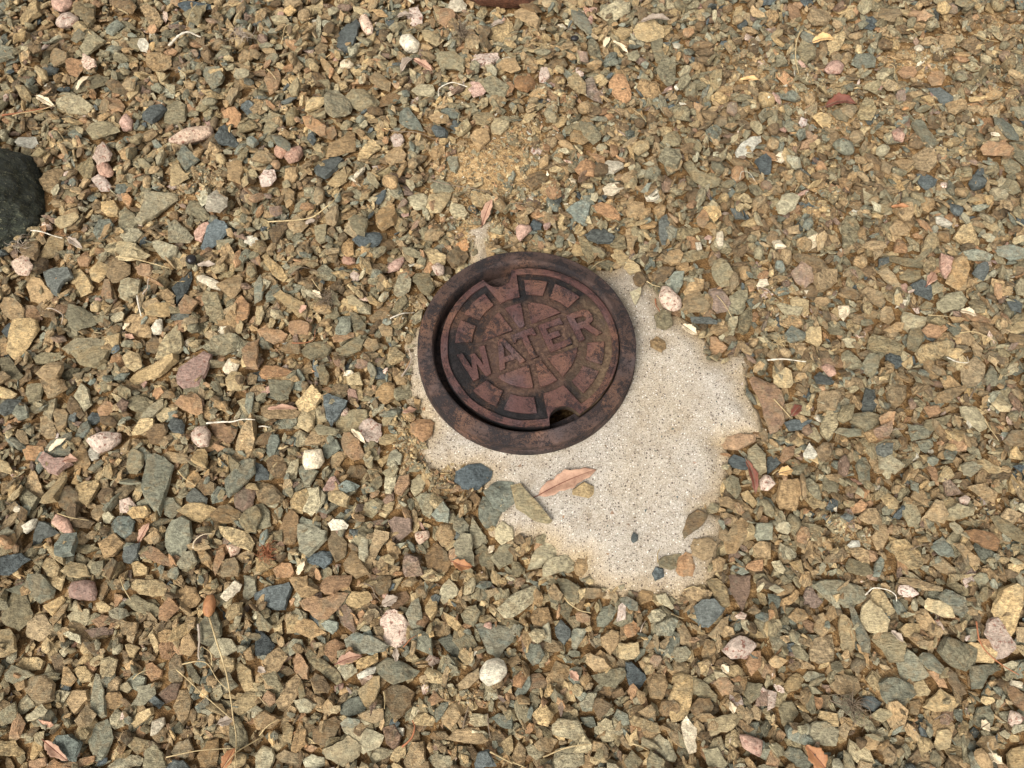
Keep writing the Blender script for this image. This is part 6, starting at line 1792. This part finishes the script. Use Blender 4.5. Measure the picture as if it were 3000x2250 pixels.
LV = [ # column, row, material, base, tip, width, curl, fold, bend, label
 (2,2,'pink',(232,938),(735,715),48,.03,.30,.02,'large pinkish dry leaf with a raised midrib lying on the concrete'),
 (0,0,'cream',(282,790),(440,872),22,.05,.4,0,'cream coloured dry leaf near the left edge in the upper gravel'),
 (0,0,'cream',(640,745),(750,620),16,.08,.5,0,'small white curled leaf below the salmon pink stones, top left'),
 (1,0,'pink',(1360,490),(1522,578),26,.03,.5,0,'pinkish grey folded leaf right of a curled brown one, top middle'),
 (1,0,'grey',(1252,600),(1350,482),24,.08,.8,.05,'curled brown grey leaf leaning in a gap, top middle'),
 (1,0,'grey',(1215,110),(1340,60),22,.06,.5,0,'grey leaf against the pinkish stone at the top edge'),
 (1,0,'grey',(2030,190),(2145,140),20,.06,.5,0,'small dark grey leaf under the reddish block at the top edge'),
 (2,0,'grey',(1115,190),(1382,150),24,.05,.7,.05,'long curled pinkish grey leaf near the top edge right of middle'),
 (2,0,'cream',(878,318),(1012,425),14,.04,.4,.03,'narrow cream leaf under the long curled grey one'),
 (2,0,'cream',(798,345),(850,275),18,.06,.6,0,'small beige folded leaf left of the narrow cream leaf'),
 (2,0,'yellow',(1992,615),(2152,640),18,.04,.4,.04,'golden tan pointed leaf in the upper right gravel'),
 (3,0,'yellow',(405,310),(592,290),34,.05,.5,.06,'folded golden tan leaf beside a pale green stone, upper right'),
 (3,0,'red',(515,880),(782,862),40,.05,.6,.12,'dark red curved leaf half buried between brown stones, upper right'),
 (0,1,'grey',(558,362),(692,465),20,.06,.5,0,'narrow curled grey leaf below the boulder stick'),
 (0,1,'pink',(1040,1190),(1135,1232),14,.04,.4,0,'small pink leaf tip under a mauve spotted stone, left'),
 (0,1,'cream',(1022,1140),(1082,1085),12,.06,.5,0,'tiny cream leaf under a green grey stone, left'),
 (0,1,'grey',(1680,300+290),(1850,600),18,.04,.4,0,'brown grey leaf beside the black shiny seed'),
 (1,1,'pink',(1950,238),(2040,62),26,.04,.4,.02,'pinkish dry leaf above the iron ring pointing up'),
 (1,1,'grey',(410,225),(498,195),18,.06,.5,0,'pale bud leaf at the base of the long curved stalk'),
 (1,1,'pink',(355,1000),(430,962),18,.03,.4,0,'small pale pink leaf on a yellow flat stone left of the ring'),
 (1,1,'cream',(480,835),(560,885),16,.05,.5,0,'small cream leaf beside a fibrous clump left of the ring'),
 (2,1,'cream',(1485,1112),(1612,1202),26,.05,.5,-.04,'pale cream leaf at the concrete edge below a blue green sliver'),
 (3,1,'pink',(1392,780),(1475,650),24,.08,.7,0,'twisted pinkish grey leaf below the salmon pink stone, right'),
 (3,1,'cream',(1678,1010),(1835,1035),22,.05,.5,.05,'cream leaf on edge among olive stones near the right edge'),
 (3,1,'orange',(1060,1090-960),(1200,1110-960),14,.04,.4,0,'small reddish leaf bit in the right gravel'),
 (0,2,'pink',(550,662),(662,645),22,.06,.5,.12,'pink curled leaf on the salmon coloured speckled rock, left'),
 (0,2,'pink',(1140,1330),(1260,1175),20,.06,.5,0,'slim pinkish leaf standing among stones, lower left'),
 (0,2,'cream',(385,555),(560,450),16,.05,.5,0,'cream leaf beside the dark green wedge stone, left'),
 (1,2,'pink',(90,198),(342,178),14,.05,.5,.04,'long reddish pink leaf above the brown layered stone'),
 (1,2,'cream',(808,360),(935,490),14,.05,.5,.03,'cream narrow leaf left of the round pinkish white stone'),
 (1,2,'cream',(330,1622),(398,1508),15,.05,.5,0,'cream leaf beside a dry seed husk, bottom left of middle'),
 (1,2,'orange',(1700,1525),(1868,1570),26,.08,.6,-.1,'terracotta coloured curled leaf scrap below the concrete'),
 (1,2,'pink',(1270,250),(1385,195),16,.06,.5,0,'small withered pink leaf in the soil beside the ring'),
 (1,2,'cream',(2010,1440),(2050,1360),14,.05,.5,0,'tiny cream leaf at the lower left of the concrete'),
 (2,2,'red',(2035,640),(2125,925),20,.08,.6,.05,'reddish brown curled leaf at the right edge of the concrete'),
 (3,2,'red',(212,258),(300,165),22,.08,.7,.03,'bright red curled leaf bit right of the mauve slab'),
 (3,2,'yellow',(100,760),(235,720),24,.06,.6,0,'beige curled leaf beside the dark blue grey stone, right'),
 (1,3,'pink',(690,745),(905,675),24,.08,.7,.05,'curled brownish pink leaf, bottom left of middle'),
 (1,3,'grey',(1070,225),(1212,155),26,.07,.6,0,'dull grey folded leaf above the speckled pink white stone'),
 (1,3,'grey',(1205,725),(1195,600),14,.05,.6,0,'white grey splinter leaf below the speckled pink white stone'),
 (1,3,'grey',(0,780),(75,822),14,.05,.6,0,'small silvery leaf below left of orange stones, bottom left'),
 (2,3,'cream',(1930,1178),(1902,1075),14,.05,.6,0,'white pointed leaf standing beside an ochre slab'),
 (2,3,'cream',(1820,760),(1885,830),16,.05,.6,0,'cream leaf below the pink and rust quartz lump'),
 (2,3,'pink',(505,810),(580,895),18,.05,.5,0,'thin pink leaf beside a pale oval pebble'),
 (0,3,'orange',(1935,1659),(2035,1478),24,.06,.5,0,'rust orange leaf at the foot of the tall grass stalk'),
 (0,3,'pink',(340,1420),(560,1590),22,.05,.5,0,'dark pinkish brown leaf across stones at the bottom left'),
 (0,3,'grey',(1868,1270),(2000,1220),20,.05,.5,0,'beige grey leaf behind the junction of the grass stalks'),
 (3,3,'orange',(500,1659),(330,1455),40,.04,.35,0,'rusty orange leaf with a midrib at the bottom edge on the right'),
 (3,3,'cream',(1922,1530),(2050,1615),18,.05,.5,0,'pale leaf attached to the curled tendril, lower right corner'),
 (3,3,'grey',(1090,460),(1200,555),14,.05,.6,0,'small lilac grey leaf above the layered green wedge'),
 (3,3,'cream',(1895,1300),(1980,1255),24,.03,.3,0,'white chip of leaf in the lower right gravel'),
]
for c_, r_, m_, b_, t_, w_, cu_, fo_, be_, l_ in LV:
    (bx, by), (tx, ty) = tp(c_, r_, [b_, t_]); leaf(m_, (bx, by), (tx, ty), w_, cu_, l_, fo_, be_)
def tuft(px, py, rpx, n, mat, label, name='root_tuft', r0=.0005, hgt=1.0):
    x, y = at(px, py, .03); z = hmax(x, y, .006) ; paths = []
    for k in range(n):
        a = rng.uniform(0, 6.28); L = rpx * PXM * rng.uniform(.4, 1.1); P = []
        cx_, cy_ = x + rng.gauss(0, L * .15), y + rng.gauss(0, L * .15)
        w1, w2 = rng.uniform(-2, 2), rng.uniform(.3, 1.2)
        for i in range(7):
            t = i / 6; aa = a + w1 * t
            P.append((cx_ + math.cos(aa) * L * t, cy_ + math.sin(aa) * L * t, z - .001 + hgt * L * w2 * .5 * math.sin(math.pi * t * .9)))
        paths.append((P, [r0 * (1 - .6 * i / 6) for i in range(7)]))
    return place(name, tube_mesh(name, paths, 4), DM[mat], label, 'root tuft')
for (c_, r_, p_, rp, n_, m_, l_) in ((0,0,(2090,320),55,46,'grey','tangled grey root tuft in the top left gravel'), (1,0,(1780,260),62,60,'bark','dry weed tuft with fine roots near the top edge'),
     (3,1,(100,1290),32,36,'straw','little tuft of pale yellow fibres right of the concrete'), (0,0,(1850,940),24,22,'straw','small straw coloured fibre knot, upper left'),
     (1,1,(600,930),36,50,'bark','fuzzy brown fibrous clump left of the ring'), (1,2,(70,1420),34,46,'stem','frizzy brown fibrous ball, lower left of middle'), (0,1,(150,440),40,16,'grey','thin grey rootlets under the boulder'),
     (3,3,(740,1120),50,44,'bark','matted brown plant litter, lower right')):
    (x_, y_), = tp(c_, r_, [p_]); tuft(x_, y_, rp, n_, m_, l_)
# black shiny seed, reddish seed head on the tall stalk
def ball(name, px, py, rp, mat, label, cat, sq=(1, 1, .8), dz=0.0):
    bm = bmesh.new(); bmesh.ops.create_icosphere(bm, subdivisions=3, radius=rp * PXM)
    for v in bm.verts:
        f = 1 + .12 * mnoise.noise(v.co * 300) + .05 * mnoise.noise(v.co * 900); v.co = Vector((v.co.x * sq[0] * f, v.co.y * sq[1] * f, v.co.z * sq[2] * f))
    for f in bm.faces: f.smooth = True
    me = bpy.data.meshes.new(name); bm.to_mesh(me); bm.free()
    x, y = at(px, py, .03); o = link(name, me, DM[mat]); o.location = (x, y, hmax(x, y, .004) + rp * PXM * sq[2] * .6 + dz); return tag(o, label, cat)
(x_, y_), = tp(0, 1, [(1642, 570)]); ball('seed', x_, y_, 16, 'black', 'round black shiny seed below right of the boulder', 'seed')
(x_, y_), = tp(0, 3, [(1785, 240)]); ball('seed_pod', x_, y_, 22, 'orange', 'reddish brown dry seed pod at the top of the tall grass stalk', 'seed pod', (.7, 1.3, .7))
(x_, y_), = tp(2, 0, [(540, 350)]); ball('dropping', x_, y_, 12, 'black', 'small black crumb beside a beige stone, top middle', 'crumb', (1.2, .9, .7))

# ------------------------------------------------------------ what each single stone is called
MARKS = [('WATER cover', 1543, 1017), ('dark boulder', 60, 560), ('big speckled pink white stone', 1158, 1840), ('pink leaf on the concrete', 1660, 1405), ('tall grass stalk', 660, 2050),
         ('long reddish stem', 2920, 1900), ('reddish block at the top edge', 1440, 15), ('weed tuft at the top', 1350, 90), ('grey root tuft', 710, 110), ('folded golden leaf', 2420, 100),
         ('dark red leaf', 2470, 290), ('white pointed stone', 2195, 428), ('long speckled pink stone', 565, 410), ('stack of three pink stones', 305, 470), ('black seed', 557, 757),
         ('bare soil spot', 1440, 480), ('long curved stalk', 900, 600), ('knobbly white twig', 680, 1232), ('dark blue green lump on concrete', 1385, 1400), ('lower tip of the concrete', 1860, 1740),
         ('dark blue rounded stone', 2075, 1795), ('pink and rust quartz lump', 2160, 1900), ('arched white stem', 2590, 1730), ('lower right corner', 3000, 2250), ('lower left corner', 0, 2250),
         ('upper left corner', 0, 0), ('upper right corner', 3000, 0), ('pale fibre tuft', 2284, 1000), ('salmon pink stone', 2770, 785), ('big mauve slab', 2265, 1200), ('orange leaf at the bottom edge', 2395, 2215),
         ('red leaf bit', 2338, 1198), ('driftwood piece', 540, 115), ('curled grey leaf at the top', 1920, 60), ('cream leaf at the concrete edge', 2025, 955), ('right edge middle', 2990, 1150), ('left edge middle', 10, 1250),
         ('bottom edge middle', 1500, 2240), ('heart shaped grey stone', 980, 1190), ('grey green rock blade', 455, 1400), ('salmon speckled rock', 150, 1360), ('twisted leaf', 2735, 800)]
CN = {'t': 'tan brown', 'y': 'yellow tan', 'o': 'rusty orange', 'b': 'dark brown', 'g': 'olive grey', 'G': 'green grey', 'l': 'pale buff', 'u': 'dark blue grey', 'w': 'creamy white', 'p': 'salmon pink', 'P': 'pale pink speckled', 'm': 'mauve brown', 'r': 'reddish brown'}
seen = {}
for o, c, pts, A, cx, cy, ar, lump in sorted(singles, key=lambda q: -q[3]):
    n = len(pts)
    size = 'big' if A > 5600 else 'medium' if A > 3300 else 'smaller'
    shape = 'long narrow' if ar > 2.0 else 'rounded' if lump else 'three cornered' if n <= 4 and ar < 1.5 else 'oblong' if ar > 1.5 else 'blocky' if n <= 5 else 'angular'
    for rank, (nm, mx, my) in enumerate(sorted(MARKS, key=lambda m: math.hypot(m[1] - cx, m[2] - cy))[:6]):
        dx, dy = cx - mx, cy - my; dist = math.hypot(dx, dy)
        if dist < 25: continue
        sec = int(((math.degrees(math.atan2(-dy, dx)) + 22.5) % 360) // 45)
        di = ('right of', 'upper right of', 'above', 'upper left of', 'left of', 'lower left of', 'below', 'lower right of')[sec]
        if 'corner' in nm: di = 'near'
        if 'edge middle' in nm: di = 'near'; 
        far = 'just ' if dist < 150 and di != 'near' else ''
        nm2 = nm.replace('right edge middle', 'middle of the right edge').replace('left edge middle', 'middle of the left edge').replace('bottom edge middle', 'middle of the bottom edge')
        if lump: size = size
        lb = f"{size} {CN[c]} {shape} stone {far}{di} the {nm2}"
        if lb not in seen: break
    seen[lb] = seen.get(lb, 0) + 1
    if seen[lb] > 1: lb = 'lesser ' + lb.replace('medium ', '').replace('big ', '').replace('smaller ', '')
    if len(lb.split()) > 16: lb = lb.replace('just ', '').replace(' speckled', '', 1)
    name = 'reddish_block' if c == 'r' else 'gravel_stone'
    if c == 'r': lb = 'dark reddish brown block cut off by the top edge of the photo'
    o.name = name
    tag(o, lb, 'stone', 'loose stones lying on top of the gravel')
print('singles', len(singles), 'duplicate labels', sum(1 for v in seen.values() if v > 1), 'heroes', len(heroes))
